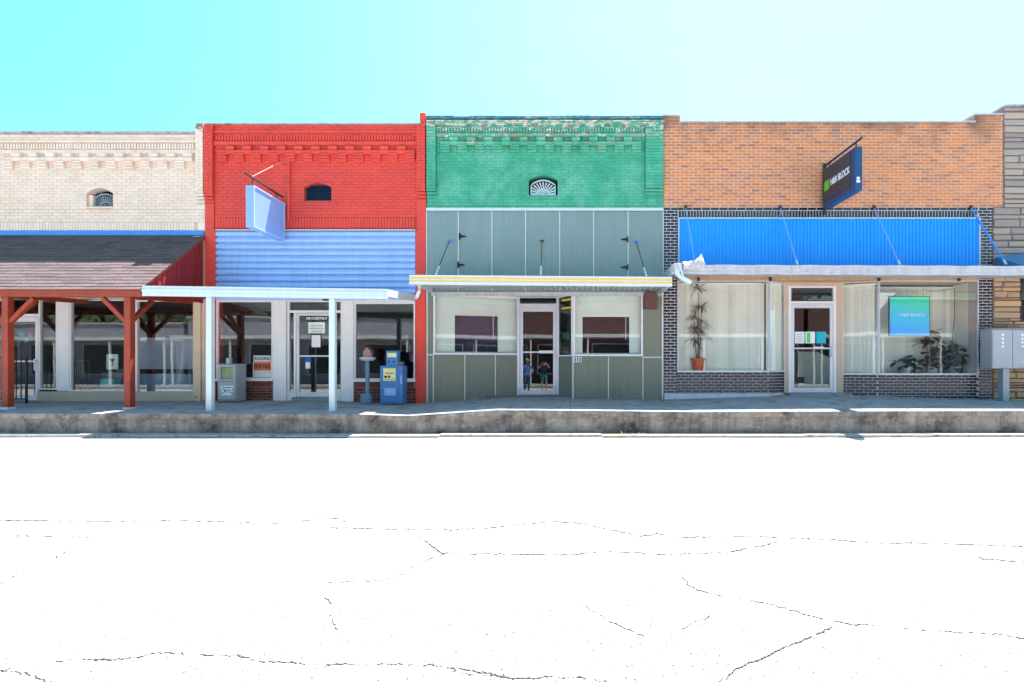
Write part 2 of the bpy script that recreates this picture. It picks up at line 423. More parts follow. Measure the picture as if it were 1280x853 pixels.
def arch_fill(parent, m, x0, x1, z_spring, z_top, y0, y1, name='arch_lintel'):
    """fills the corners of a rectangular hole above a segmental arch"""
    n = 12; h = (x1 - x0) / 2; rise = z_top - z_spring; b = MB()
    arc = [(x0 + 2*h*i/n, z_spring + rise * (1 - ((i/n)*2 - 1)**2) - .0) for i in range(n + 1)]
    for (xa, za), (xb, zb) in zip(arc, arc[1:]):
        b.hexa([(xa, y0, za), (xb, y0, zb), (xb, y1, zb), (xa, y1, za), (xa, y0, z_top + .012), (xb, y0, z_top + .012), (xb, y1, z_top + .012), (xa, y1, z_top + .012)])
    return b.build(name, m, parent)
def fan_vent(parent, x0, x1, z0, z1, y, bar, back, style):
    fr = MB(); cx = (x0 + x1) / 2; w = x1 - x0; h = z1 - z0
    if style == 'louvre': fr.frame_box(x0, x1, z0, z1, .03, y, y + .04)
    else:
        tk = .024; zs_ = z0 + h * .66; fr.box(x0, x1, y, y + .04, z0, z0 + tk); fr.box(x0, x0 + tk, y, y + .04, z0 + tk, zs_); fr.box(x1 - tk, x1, y, y + .04, z0 + tk, zs_)
        av = lambda t: (x0 + w*t, zs_ + (z1 - zs_) * (1 - (2*t - 1)**2))
        for i in range(12):
            (xa, za), (xb, zb) = av(i/12), av((i + 1)/12)
            fr.hexa([(xa, y, za - tk), (xb, y, zb - tk), (xb, y + .04, zb - tk), (xa, y + .04, za - tk), (xa, y, za), (xb, y, zb), (xb, y + .04, zb), (xa, y + .04, za)])
    v = fr.build('vent', bar, parent)
    MB().box(x0, x1, y + .06, y + .08, z0, z1 + .02).build('vent_back', back, v)
    if style == 'louvre':
        k = 6
        for i in range(k):
            zz = z0 + .03 + (h - .05) * i / k
            MB().hexa([(x0+.03, y+.005, zz), (x1-.03, y+.005, zz), (x1-.03, y+.05, zz+.03), (x0+.03, y+.05, zz+.03),
                       (x0+.03, y+.005, zz+.012), (x1-.03, y+.005, zz+.012), (x1-.03, y+.05, zz+.042), (x0+.03, y+.05, zz+.042)]).build('slat', bar, v)
    else:
        r0, r1 = (.30 * h, .98 * h) if style == 'fan' else (.34 * h, .99 * h)
        half = w / 2 - .022; tw = .012 if style == 'fan' else .020
        for i in range(13):
            a = math.pi * (i + .5) / 13; c, s_ = math.cos(a), math.sin(a)
            L = min(r1 / max(s_, .02) if s_ > .5 else 9, half / max(abs(c), .02), w * .55)
            lim = lambda xx: z0 + h * .66 + h * .34 * (1 - ((xx - cx) / (w/2))**2) - .012
            p0 = (cx + c * r0, z0 + .02 + s_ * r0 * .9); p1 = (cx + c * L, z0 + .02 + s_ * L * .9)
            while p1[1] > lim(p1[0]) and L > r0: L -= .005; p1 = (cx + c * L, z0 + .02 + s_ * L * .9)
            nx, nz = -s_ * tw / 2, c * tw / 2; b = MB()
            b.prism([(p0[0]+nx, p0[1]+nz), (p0[0]-nx, p0[1]-nz), (p1[0]-nx*1.4, p1[1]-nz*1.4), (p1[0]+nx*1.4, p1[1]+nz*1.4)], 'y', y + .01, y + .03)
            b.build('bar', bar, v)
        b = MB()
        for rr in ((.30, .36), (.12, .17)) if style == 'fan' else ((.02, .13), (.18, .25), (.30, .37)):
            arc = [(math.cos(math.pi*i/14), math.sin(math.pi*i/14)) for i in range(15)]
            for (ca, sa), (cb, sb) in zip(arc, arc[1:]):
                i_, o_ = rr[0]*h, rr[1]*h
                b.prism([(cx+ca*i_, z0+.02+sa*i_*.9), (cx+ca*o_, z0+.02+sa*o_*.9), (cx+cb*o_, z0+.02+sb*o_*.9), (cx+cb*i_, z0+.02+sb*i_*.9)], 'y', y + .012, y + .034)
        b.build('hub', bar, v)
    return v
def corbels(parent, m, px0, px1, pitch, ytop, ymid, ybot, proud=.085):
    """toothed brick table: long teeth with shallow two-course blocks between"""
    w = W(pitch); lo = MB(); zt, zm, zb = Z(ytop), Z(ymid), Z(ybot); n = max(3, round((zt - zb) / CH))
    c = (Z(ymid - (ybot - ymid) * .5) - zb) / 4
    for i in range(4):
        o_ = .012 * i; brick_shape(lo, -w*.26, w*.26, i*c + .006, (i+1)*c - .004, -proud + .018*(3 - i) * .6, .14)
    lo_me = lo.mesh('corbel', m=m)
    hi = MB(); c2 = (zt - zm) / 2
    for i in range(2): brick_shape(hi, -w*.24, w*.24, i*c2 + .006, (i+1)*c2 - .004, -proud - .01 + .015*(1-i), .14)
    hi_me = hi.mesh('corbel_block', m=m)
    p = px0 + pitch * .5
    while p < px1 - 2:
        inst('corbel', lo_me, (X(p), 0, zb), parent)
        if p + pitch*.5 < px1 - 3: inst('corbel_block', hi_me, (X(p + pitch * .5), 0, zm), parent)
        p += pitch
def dentils(parent, m, px0, px1, y0, y1, pitch=3.6, proud=.03):
    b = MB(); p = px0
    while p < px1 - pitch * .6:
        brick_shape(b, X(p), X(p + pitch * .62), Z(y1), Z(y0), -proud + random.uniform(-.006, .006), .08); p += pitch
    stuff(b.build('dentil_band', m, parent))
def soldiers(parent, m, px0, px1, y0, y1, pitch=3.72, proud=0.0, name='soldier_brick'):
    w = W(pitch); b = MB(); gp = .009 if m == 'black_brick' else .005; brick_shape(b, -w/2 + gp, w/2 - gp, Z(y1), Z(y0), -proud, .05); me = b.mesh(name, m=m)
    n = int((px1 - px0) / pitch)
    for i in range(n): inst(name, me, (X(px0 + pitch * (i + .5)), random.uniform(-.001, .001), 0), parent)
def pilaster(parent, m, core_m, px0, px1, y_top, y_bot, proud, steps=3, seed=3):
    """raised pier of brick with stepped corbels under it"""
    x0, x1 = X(px0), X(px1)
    r = MB(); n = round((Z(y_top) - Z(y_bot)) / CH); ch = (Z(y_top) - Z(y_bot)) / n
    MB().box(x0 + .002, x1 - .002, -proud + .012, .02, Z(y_bot), Z(y_top) - .004).build('pier', core_m, parent)
    for i in range(n):
        z0 = Z(y_bot) + i * ch; sx = x0; k = i % 2
        L = [(x0, x0 + (x1 - x0) * (.62 if k else .40)), (x0 + (x1 - x0) * (.62 if k else .40), x1)]
        for a, b in L: brick_shape(r, a + .003, b - .004, z0 + .005, z0 + ch - .005, -proud + random.uniform(-.001, .001), .05)
    for j in range(steps):
        zt = Z(y_bot) - j * CH * 1.05
        pr = proud * (1 - (j + 1) / (steps + 1))
        MB().box(x0 + .004, x1 - .004, -pr, .02, zt - CH + .012, zt - .004).build('corbel_step', m, parent)
    stuff(r.build('pier_brickwork', m, parent))

# ------------------------------------------------------------------ shopfront parts
def window(parent, P0, P1, z0, z1, fw=.045, m='white_paint', g='shop_glass', mull=(), depth=.07, sill=None, n0=-.02):
    L = (Vector(P1) - Vector(P0)).length
    b = MB(P0, P1).frame_box(0, L, z0, z1, fw, n0, n0 + depth)
    for u in mull: b.box(u - fw/2, u + fw/2, n0, n0 + depth, z0 + fw, z1 - fw)
    wnd = b.build('window', m, parent, bevel=.004)
    us = [0] + list(mull) + [L]
    for i, (a, c) in enumerate(zip(us, us[1:])):
        a2 = a + (fw if i == 0 else fw/2); c2 = c - (fw if i == len(us) - 2 else fw/2)
        MB(P0, P1).box(a2 - .005, c2 + .005, n0 + .022, n0 + .028, z0 + fw - .005, z1 - fw + .005).build('pane', g, wnd)
    if sill: MB(P0, P1).box(-.02, L + .02, n0 + depth - .05, n0 + depth + .05, z0 - sill, z0 - .002).build('sill', m, wnd, bevel=.004)
    return wnd
def door(parent, P0, P1, z0, z1, st=.085, m='aluminium', g='dark_glass', bar=.48, n0=-.02, handle='R', bottom=.13, name='door', top=.11):
    """glazed shop door: stiles and rails, two panes, push bar, pull handle"""
    L = (Vector(P1) - Vector(P0)).length; zb = z0 + (z1 - z0) * bar
    b = MB(P0, P1).frame_box(0, L, z0, z1, st, n0, n0 + .05, wb=bottom, wt=top)
    d = b.build(name, m, parent, bevel=.004)
    MB(P0, P1).box(st - .004, L - st + .004, n0 + .02, n0 + .026, z0 + bottom - .004, z1 - top + .004).build('pane', g, d)
    MB(P0, P1).box(st - .02, L - st + .02, n0 + .06, n0 + .09, zb - .018, zb + .018).build('push_bar', m, d, bevel=.004)
    hu = L - st/2 if handle == 'R' else st/2
    hb = MB(P0, P1)
    hb.box(hu - .012, hu + .012, n0 + .09, n0 + .11, zb - .22, zb + .06)
    hb.box(hu - .012, hu + .012, n0 + .05, n0 + .09, zb - .20, zb - .18); hb.box(hu - .012, hu + .012, n0 + .05, n0 + .09, zb + .02, zb + .04)
    hb.build('handle', m, d)
    for zz in (z0 + .25, z1 - .3):
        hz = 0 if handle == 'R' else L
        MB(P0, P1).box(hz - .012, hz + .012, n0 + .05, n0 + .065, zz - .05, zz + .05).build('hinge', m, d)
    return d
def flat(name, m, parent, P0, P1, u0, u1, z0, z1, n, t=.003, label=None):
    return MB(P0, P1).box(u0, u1, n, n + t, z0, z1).build(name, m, parent, label=label)
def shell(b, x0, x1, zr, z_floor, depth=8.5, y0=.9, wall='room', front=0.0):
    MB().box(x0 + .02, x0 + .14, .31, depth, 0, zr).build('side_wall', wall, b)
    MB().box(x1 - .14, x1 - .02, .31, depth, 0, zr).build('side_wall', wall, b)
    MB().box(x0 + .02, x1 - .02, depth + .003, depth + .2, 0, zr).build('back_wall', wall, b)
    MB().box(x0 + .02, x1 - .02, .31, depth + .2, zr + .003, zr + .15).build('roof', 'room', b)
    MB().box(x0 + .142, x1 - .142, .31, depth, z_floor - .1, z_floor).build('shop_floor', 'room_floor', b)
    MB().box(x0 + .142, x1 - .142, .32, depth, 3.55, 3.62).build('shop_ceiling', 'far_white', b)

# ================================================================== THE SETTING
g = MB(); g.box(-700, 700, -700, 700, -.6, -.006); struct(g.build('ground', 'earth'))
ROAD_Y0, ROAD_Y1 = -17.0, -2.88
rd = MB(); rd.box(-120, 120, ROAD_Y0, ROAD_Y1, -.3, 0); road = struct(rd.build('road', 'asphalt'))
# -- cracks in the road, each a jagged broken line
CR = [
 [(-40,652),(0,651),(57,651.5),(180,652),(225,651),(310,654),(345,655),(395,650),(420,648),(437,655)],
 [(415,660),(470,662),(550,663),(620,660),(640,657.5),(690,653),(715,653),(755,661),(800,671),(820,668),(860,672),(930,671),(1010,674),(1100,679),(1180,680),(1330,686)],
 [(-30,748),(0,731),(30,713),(65,700),(90,686),(130,672),(165,659)],
 [(20,670),(100,672),(125,672)],
 [(525,672),(552,692),(612,693),(700,694),(760,690),(850,694),(915,690),(960,681),(980,675)],
 [(555,694),(520,705),(505,718),(480,726),(400,729),(392,740)], [(408,748),(418,758),(412,772),(425,790)],
 [(-30,846),(30,833),(60,829),(95,825),(140,825),(170,823),(200,816),(250,819),(300,821),(325,827),(400,831),(510,831),(560,834),(600,841),(640,849),(690,848),(725,847),(770,856)],
 [(-20,838),(30,842),(55,850),(70,858)],
 [(850,719),(860,730),(870,738),(905,746),(960,755),(1010,770),(1060,780),(1130,786),(1190,791),(1240,793),(1330,806)],
 [(1040,785),(1015,796),(990,806),(970,816),(950,824),(925,834),(900,853),(880,875)],
 [(1222,697),(1228,700),(1240,700),(1330,705)], [(730,757),(760,776),(815,800),(840,820)],
 [(560,836),(575,843),(640,846)], [(890,770),(870,778),(845,790)],
]
CW = [.74, .80, .72, .68, .76, .66, .58, .92, .85, .84, .95, .90, .60, .7, .58]      # how boldly each crack shows
for k, (pl, cw) in enumerate(zip(CR, CW)):
    rn = random.Random(k + 11); pts = []
    for (a, b) in zip(pl, pl[1:]):
        pa = [Vector(((q[0]-VX)*HC/(q[1]-VY), F*HC/(q[1]-VY) - D, 0)) for q in (a, b)]
        dm = (pa[0].y + pa[1].y)/2 + D; n = max(2, int((pa[1] - pa[0]).length / (.010 * dm)))
        for i in range(n): pts.append(pa[0].lerp(pa[1], i / n) + Vector((rn.gauss(0, .0016 * dm), rn.gauss(0, .0019 * dm), 0)))
    b = MB(); on = True; wv = cw
    for i in range(len(pts) - 1):
        on = rn.random() < (.90 if cw > .83 else .80)
        dd_ = pts[i].y + D; wv = .55 * wv + .45 * cw * rn.uniform(.45, 1.6)
        if not on: continue
        d = (pts[i+1] - pts[i]); 
        if d.length < 1e-4: continue
        dn_ = d.normalized(); nn = Vector((-d.y, d.x, 0)).normalized() * wv * .62 * (abs(dn_.x) * dd_ * dd_ / (.8 * F * HC) + abs(dn_.y) * dd_ / (.8 * F) * .9)
        q0, q1 = pts[i] - d * .15, pts[i+1] + d * .15
        b.add([(*(q0 - nn).xy, .004), (*(q0 + nn*.6).xy, .004), (*(q1 + nn*.9).xy, .004), (*(q1 - nn*.5).xy, .004)], [(0, 3, 2, 1)])
    if b.v: b.build('crack', 'crack', road)

# -- sidewalk: uneven slabs on a tall stained kerb wall
KY = -2.6
def interp(t, x):
    if x <= t[0][0]: return t[0][1]
    for (a, va), (b, vb) in zip(t, t[1:]):
        if x <= b: return va + (vb - va) * (x - a) / (b - a)
    return t[-1][1]
zk_t = [(X(p, 2.6), Z(q, 2.6)) for p, q in ((-400, 516.5), (440, 517.5), (508, 520), (560, 516.5), (618, 512.6), (720, 513.2), (860, 515.0), (1100, 514), (1400, 513.5))]
zf_t = [(X(p), Z(q)) for p, q in ((-400, 503), (20, 502), (263, 501), (342, 500.6), (441, 502), (520, 504.5), (590, 500), (640, 497.5), (718, 498.5), (829, 499.5), (975, 494.5), (1060, 494.2), (1223, 499), (1280, 500.5), (1400, 501))]
zk = lambda x: interp(zk_t, x)
zf = lambda x: interp(zf_t, x)
sw = MB(); sw.box(X(-700, 2.6), X(1800, 2.6), KY + .03, .85, .05, .30); sidewalk = struct(sw.build('sidewalk', 'concrete'))
joints = [X(p, 2.6) for p in (784.5, 855.6, 714, 633.5, 584, 508, 440)]
for p in (928, 1000, 1072, 1146, 1220, 1294, 1368, 1442, 1516): joints.append(X(p, 2.6))
p = 440 - 76
while p > -420: joints.append(X(p, 2.6)); p -= 76
joints.sort()
for a, b in zip(joints, joints[1:]):
    a += .006; b -= .006; e = MB(); n = 4
    for i in range(n):
        xa, xb = a + (b - a) * i / n, a + (b - a) * (i + 1) / n
        for (ya, yb) in ((KY - .02, -1.3), (-1.3, -.002), (-.002, .8)):
            def hz(x, y):
                t = min(1, max(0, (y - KY) / (0 - KY))); return zk(x) * (1 - t) + zf(x) * t
            lo = .305
            if ya < -2: pass
            e.hexa([(xa, ya, max(lo, hz(xa, ya) - .10)), (xb, ya, max(lo, hz(xb, ya) - .10)), (xb, yb, lo), (xa, yb, lo), (xa, ya, hz(xa, ya)), (xb, ya, hz(xb, ya)), (xb, yb, hz(xb, yb)), (xa, yb, hz(xa, yb))])
    e.build('slab', 'concrete', sidewalk)
kb = MB(); xs = [X(p, 2.6) for p in range(-450, 1800, 14)]; rn = random.Random(4)
for a, b in zip(xs, xs[1:]):
    ja, jb = 0, 0
    kb.hexa([(a, KY - .004, .02), (b, KY - .004, .02), (b, KY + .028, .02), (a, KY + .028, .02), (a, KY, zk(a) - .092), (b, KY, zk(b) - .092), (b, KY + .028, zk(b) - .092), (a, KY + .028, zk(a) - .092)])
struct(kb.build('kerb', 'kerb_concrete'))
nos = MB()     # weathered nosing along the top of the kerb wall
for a, b in zip(xs, xs[1:]):
    nos.hexa([(a, KY - .034, zk(a) - .10), (b, KY - .034, zk(b) - .10), (b, KY - .0215, zk(b) - .10), (a, KY - .0215, zk(a) - .10),
              (a, KY - .030, zk(a) - .003), (b, KY - .030, zk(b) - .003), (b, KY - .0215, zk(b) - .003), (a, KY - .0215, zk(a) - .003)])
struct(nos.build('kerb_nosing', 'kerb_concrete'))
cuts = [X(-460, 2.9), X(120, 2.9), X(330, 2.9), X(549, 2.9), X(752, 2.9), X(1005, 2.9), X(1168, 2.9), X(1420, 2.9), X(1800, 2.9)]
gut = struct(MB().box(cuts[0], cuts[-1], -2.90, KY - .006, -.1, .012).build('gutter', 'gutter_concrete'))
for i, (a, b) in enumerate(zip(cuts, cuts[1:])):
    off = (.0, .015, -.03, .035, -.02, .0, .03, -.01)[i % 8]; h = (.05, .046, .040, .056, .045, .05, .056, .05)[i % 8]
    e = MB(); n = 10; rn = random.Random(i)
    ed = [(a + .004 + (b - a - .008) * j / n, -2.93 + off + rn.gauss(0, .008)) for j in range(n + 1)]
    for (xa, ya), (xb, yb) in zip(ed, ed[1:]):
        e.hexa([(xa, ya, .013), (xb, yb, .013), (xb, KY - .008, .013), (xa, KY - .008, .013), (xa, ya + .008, h), (xb, yb + .008, h), (xb, KY - .008, h), (xa, KY - .008, h)])
    e.build('gutter_slab', 'gutter_concrete', gut)

# ================================================================== CREAM BRICK BUILDING
b = thing('brick_building', (X(0), 0, .5), 'cream painted brick shop with shingled porch roof, at the left edge', 'building')
x0, x1 = X(-230), X(256.6); top = Z(168)
vent = (X(108), X(141), Z(259), Z(235))
rects = [(x0, x1, Z(372), top)]
wall = core(b, 'wall', rects, [vent], 'cream_mortar')
blk = [vent, (x0, X(247), Z(214), Z(190))]
bricks(wall, [(x0, X(256.6), Z(277.6), Z(262.3)), (x0, X(247), Z(261.6), top)], [vent], 'cream_paint', nparts=300, near=(X(130), Z(230)), seed=2, BJ=.010)
soldiers(wall, 'cream_paint', -40, 246, 278.2, 288)
MB().box(X(247.3), X(256.6), .001, .02, Z(288), Z(278)).build('end_block', 'cream_paint', wall)
MB().box(X(247.3), X(256.6), -.002, .02, Z(261.6), Z(256)).build('end_block', 'cream_paint', wall)
corbels(wall, 'cream_paint', 2, 246.5, 21.4, 193, 203, 212)
dentils(wall, 'cream_paint', -40, 246, 180, 187)
MB().box(x0, X(247), -.045, .02, Z(179), Z(176.5)).build('string_course', 'cream_paint', wall)
MB().box(x0, X(247), -.03, .02, Z(192.6), Z(188.5)).build('string_course', 'cream_paint', wall)
rn = random.Random(5); cp = MB(); xx = x0
while xx < X(247):
    l = rn.uniform(.4, .9); cp.box(xx, min(xx + l - .008, X(247)), -.05 + rn.uniform(-.006, .006), .32, top + .002, top + .05 + rn.uniform(0, .012)); xx += l
cp.build('coping', 'grey_coping', b)
pilaster(wall, 'cream_paint', 'cream_mortar', 247.2, 256.5, 155.5, 243, .09)
arch_fill(wall, 'cream_paint', vent[0], vent[1], Z(242), vent[3], -.004, .26)
v = fan_vent(b, X(113), X(140.2), Z(257.4), Z(240.4), .10, 'newsbox_grey', 'navy', 'fan')
MB().box(vent[0], X(113) - .002, .06, .24, vent[2], Z(243)).build('reveal', 'cream_paint', wall)
MB().box(vent[0] - .01, vent[1] + .01, -.03, .2, vent[2] - .035, vent[2] - .001).build('sill', 'cream_paint', wall)
MB().box(x0, X(256), -.05, -.004, Z(294.6), Z(289.4)).build('flashing', 'blue_flashing', b, bevel=.006)
MB().box(x0, X(246), -.003, .008, Z(373.5), Z(296)).build('fascia_board', 'buff', b)
# storefront
head, base = Z(374), Z(503.5)
for (pa, pb, py0) in ((47.5, 246, 489.5),):
    MB().box(X(pa), X(pb), -.02, .25, .3, Z(py0)).build('stall_riser', 'buff', b, bevel=.006)
MB().box(X(243.2), X(252.5), -.06, .2, .3, Z(296)).build('pier', 'worn_cream', b, bevel=.01)
MB().box(X(252.6), X(256.6), -.01, .2, .3, Z(372)).build('pier', 'worn_cream', b)
MB().box(X(72), X(87), -.015, .12, Z(489), head).build('column', 'white_paint', b, bevel=.008)
window(b, (X(170), .04), (X(243), .04), Z(491.5), Z(375.5), .03)
window(b, (X(87.3), .04), (X(157.5), .04), Z(489.3), Z(374.5), .03)
MB().box(X(157.8), X(169.7), .0, .12, Z(489), head).build('column', 'white_paint', b)
window(b, (X(48.5), .04), (X(71.8), .04), Z(487.5), Z(374.5), .035)
MB().box(x0, X(243), -.0, .25, head + .002, head + .03).build('head_rail', 'white_paint', b)
d = door(b, (X(6), .06), (X(46), .06), Z(501), Z(396.5), .07, 'white_paint', bar=.47)
flat('transom_frame', 'white_paint', b, (X(6), .06), (X(46), .06), -.02, X(46) - X(6) + .03, Z(396), Z(392.5), -.03, .07)
flat('transom', 'dark_glass', b, (X(6), .06), (X(46), .06), 0, X(46) - X(6), Z(392), head, 0, .006)
for q in range(7):
    pass
window(b, (X(-150), .04), (X(4), .04), Z(489.3), Z(374.5), .03, mull=(1.5,))
MB().box(x0, X(5.5), -.02, .25, .3, Z(489.8)).build('stall_riser', 'buff', b)
MB().box(x0, X(-150.3), -.01, .25, Z(489.5), head).build('column', 'worn_cream', b)
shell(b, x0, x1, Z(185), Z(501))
# colourful sticker on the door glass
for (px, py, r_, m_) in ((23, 418, 4.5, 'paper_teal'), (29, 425, 4, 'teal_seat'), (34, 419, 3.4, 'orange_ink'), (20, 427, 3, 'blue_cloth')):
    o = MB(); k = 9; o.prism([(X(px) + W(r_)*math.cos(6.283*i/k)*(1 - .3*(i % 2)), Z(py) + W(r_)*math.sin(6.283*i/k)*(1 - .3*(i % 2))) for i in range(k)], 'y', .063, .066); o.build('sticker', m_, d)

# -- porch roof in front of it
ps = 1.95
pr = thing('porch_roof', (X(170, 1.9), -1.9, zk(X(170, 1.9))), 'red timber porch with shingled lean-to roof on braced posts', 'porch')
pxr = X(176, ps); pxl = X(-230)
zt, ze = Z(295.5), Z(362, ps)
sl_v = Vector((0, -ps, ze - zt)); SLn = Vector((0, ze - zt, ps)).normalized()
if SLn.z < 0: SLn = -SLn
deck = MB()
deck.hexa([(pxl, 0 - .006, zt - .06), (pxl, -ps, ze - .06), (pxr, -ps, ze - .06), (pxr, -.006, zt - .06)][::-1] + [(pxl, -.006, zt), (pxl, -ps, ze), (pxr, -ps, ze), (pxr, -.006, zt)][::-1])
deck = deck.build('deck', 'wood_red', pr)
rn = random.Random(9); sh = MB(); nc = 19; Ls = sl_v.length; un = sl_v.normalized()
for i in range(nc):
    t0 = Ls * i / nc; t1 = t0 + Ls / nc * 1.25 + .01
    x = pxl - (i % 2) * .17
    while x < pxr + .05:
        xa, xb = max(x + .003, pxl), min(x + .335 - .003, pxr + .02); x += .335
        if xb - xa < .03: continue
        a = Vector((0, -.006, zt)) + un * t0 + SLn * .004; c = Vector((0, -.006, zt)) + un * min(t1 + rn.uniform(-.006, .006), Ls + .03) + SLn * (.016 + rn.uniform(0, .003))
        th = SLn * .006
        sh.hexa([(xa, c.y, c.z), (xb, c.y, c.z), (xb, a.y, a.z), (xa, a.y, a.z), (xa, *(c + th).yz), (xb, *(c + th).yz), (xb, *(a + th).yz), (xa, *(a + th).yz)])
stuff(sh.build('shingles', 'shingle', deck))
MB().box(pxl, pxr - .02, -ps + .02, -ps + .14, ze - .145, ze - .062).build('eave_beam', 'wood_red', pr, bevel=.006)
def timber(name, p0, p1, w, m='wood_red', parent=pr):
    p0, p1 = Vector(p0), Vector(p1); d_ = (p1 - p0).normalized(); a = d_.cross(Vector((0, 1, 0)) if abs(d_.y) < .9 else Vector((1, 0, 0))).normalized() * w/2; c = d_.cross(a).normalized() * w/2
    e = MB(); e.hexa([p0-a-c, p0+a-c, p0+a+c, p0-a+c, p1-a-c, p1+a-c, p1+a+c, p1-a+c]); return e.build(name, m, parent, bevel=.006)
for (pl, q) in ((154.5, 0), (1.5, 1), (-150, 1)):
    xa = X(pl, 1.9); wv = .135; zb = zk(xa) + .02 * 0
    po = MB().box(xa, xa + wv, -1.9, -1.9 + wv, zb + .06, ze - .147).build('post', 'wood_red', pr, bevel=.008)
    MB().box(xa - .012, xa + wv + .012, -1.912, -1.9 + wv + .012, zb - .06, zb + .06).build('post_base', 'white_base', po)
    sgn = (-1,) if q == 0 else (-1, 1)
    for s_ in sgn:
        xm = xa + wv/2
        timber('brace', (xm + s_ * .06, -1.9 + wv/2, ze - .66), (xm + s_ * .55, -1.9 + wv/2, ze - .17), .085)
    timber('brace', (xa + wv/2, -1.9 + wv - .02, ze - .64), (xa + wv/2, -1.9 + wv + .52, ze - .15), .085)
    timber('cross_beam', (xa + wv/2, -1.9 + wv, ze - .11), (xa + wv/2, -.06, ze - .02), .10)
gp = MB()       # board-and-batten gable end
nb = 13
for i in range(nb):
    ya, yb = -.07 - (ps - .12) * i / nb, -.07 - (ps - .12) * (i + 1) / nb + .012
    zz = lambda y: zt + (ze - zt) * (-y / ps) - .062
    e = MB(); e.hexa([(pxr - .05, ya, ze - .06), (pxr - .05, yb, ze - .06), (pxr - .028, yb, ze - .06), (pxr - .028, ya, ze - .06), (pxr - .05, ya, max(zz(ya), ze - .05)), (pxr - .05, yb, max(zz(yb), ze - .05)), (pxr - .028, yb, max(zz(yb), ze - .05)), (pxr - .028, ya, max(zz(ya), ze - .05))])
    e.build('board', 'barn_red', pr)
    if i: MB().box(pxr - .027, pxr - .012, ya - .004, ya + .022, ze - .06, max(zz(ya) - .02, ze - .045)).build('batten', 'barn_red', pr)

# -- railing, and the things seen in the cream shop's windows
rl = thing('handrail', (X(20, 1.0), -1.0, zf(X(20))), 'black iron handrail before the cream shop door', 'railing')
za = Z(446, .55); xa, xb = X(2, .55), X(34, .55)
MB().box(xa - .5, xb, -.565, -.535, za - .03, za).build('top_rail', 'black_metal', rl)
MB().box(xa - .5, xb, -.56, -.54, Z(500, .55), Z(498, .55)).build('bottom_rail', 'black_metal', rl)
MB().box(xb - .035, xb, -.567, -.533, zf(xb) - .04, za).build('post', 'black_metal', rl)
for i in range(9):
    MB().box(xb - .15 - i*.115, xb - .134 - i*.115, -.558, -.542, Z(499.8, .55), za - .03).build('baluster', 'black_metal', rl)
rl = thing('handrail', (X(100), .9, Z(492)), 'black iron rail added inside the cream shop window for a mirrored one, between white column and porch post', 'railing')  # set indoors in place of a rail mirrored in the glass
xa, xb = X(86, -.9), X(113, -.9)
MB().box(xa - .1, xb, .885, .915, Z(452.5, -.9), Z(450.5, -.9)).build('top_rail', 'black_metal', rl)
for i in range(6): MB().box(xb - .035 - i*.12, xb - .012 - i*.12, .89, .91, Z(501), Z(452, -.9)).build('baluster', 'black_metal', rl)
ps_ = thing('framed_poster', (X(139, -.5), .5, Z(464)), 'pale framed poster with a dark cocktail glass in the cream shop window', 'poster')
MB().frame_box(X(133, -.5), X(147, -.5), Z(462, -.5), Z(443, -.5), .02, .5, .53).build('frame', 'mint_panel', ps_)
MB().box(X(133, -.5) + .021, X(147, -.5) - .021, .51, .525, Z(462, -.5) + .021, Z(443, -.5) - .021).build('print', 'mint_panel', ps_)
e = MB(); e.prism([(X(136.5, -.5), Z(448.5, -.5)), (X(143.5, -.5), Z(448.5, -.5)), (X(140.5, -.5), Z(453, -.5)), (X(140.5, -.5), Z(457.5, -.5)), (X(139.5, -.5), Z(457.5, -.5)), (X(139.5, -.5), Z(453, -.5))], 'y', .500, .508); e.build('glass_drawing', 'navy', ps_)
MB().box(X(128, -.52), X(152, -.52), .54, .9, Z(501), Z(465)).build('stand', 'far_dark', ps_)
ch = thing('armchair', (X(132, -.3), .35, Z(501)), 'teal armchair behind the cream shop window glass', 'chair')
MB().box(X(124, -.3), X(141, -.3), .3, .75, Z(486), Z(474)).build('seat', 'teal_seat', ch, bevel=.05)
MB().box(X(124, -.3), X(141, -.3), .76, .88, Z(484), Z(462)).build('backrest', 'teal_seat', ch, bevel=.05)
for q in (125, 139):
    MB().box(X(q, -.3), X(q + 2, -.3), .32, .36, Z(501), Z(486.2)).build('leg', 'black_metal', ch)
bx_ = tag(MB().box(X(176, -.25), X(240, -.25), .22, .26, Z(500), Z(468)).build('display_board', 'paper_teal'), 'low teal blue board behind the cream shop window nearest the red shop', 'board')
bx_.data.materials[0] = M['blue_grey']
tag(MB().box(X(160, -.8), X(252, -.8), .8, .84, Z(462), Z(420)).build('window_shade', 'shade_cloth'), 'pale blue-grey shade hanging inside the cream shop window nearest the red shop', 'shade')

# ================================================================== RED BRICK BUILDING
b = thing('brick_building', (X(395), 0, .5), 'bright red painted brick shop with lilac corrugated panel', 'building')
x0, x1 = X(257), X(532.8); top = Z(156)
vent = (X(380), X(414), Z(251), Z(229))
rects = [(x0, x1, Z(288), top)]
wall = core(b, 'wall', rects, [vent], 'red_mortar')
bricks(wall, [(X(268.4), X(521.6), Z(272), top)], [vent], 'red_paint', nparts=300, near=(X(400), Z(235)), seed=3, BJ=.008)
soldiers(wall, 'red_paint', 269, 521, 272.4, 284.6, proud=.015)
corbels(wall, 'red_paint', 268.5, 521, 21.3, 184, 194, 203)
dentils(wall, 'red_paint', 270, 520, 170, 176.5)
MB().box(X(268.5), X(521.5), -.035, .02, Z(167), Z(164)).build('string_course', 'red_paint', wall)
MB().box(X(268.5), X(521.5), -.05, .02, Z(182.5), Z(178)).build('string_course', 'red_paint', wall)
pilaster(wall, 'red_paint', 'red_mortar', 257.3, 268.2, 157, 243, .09)
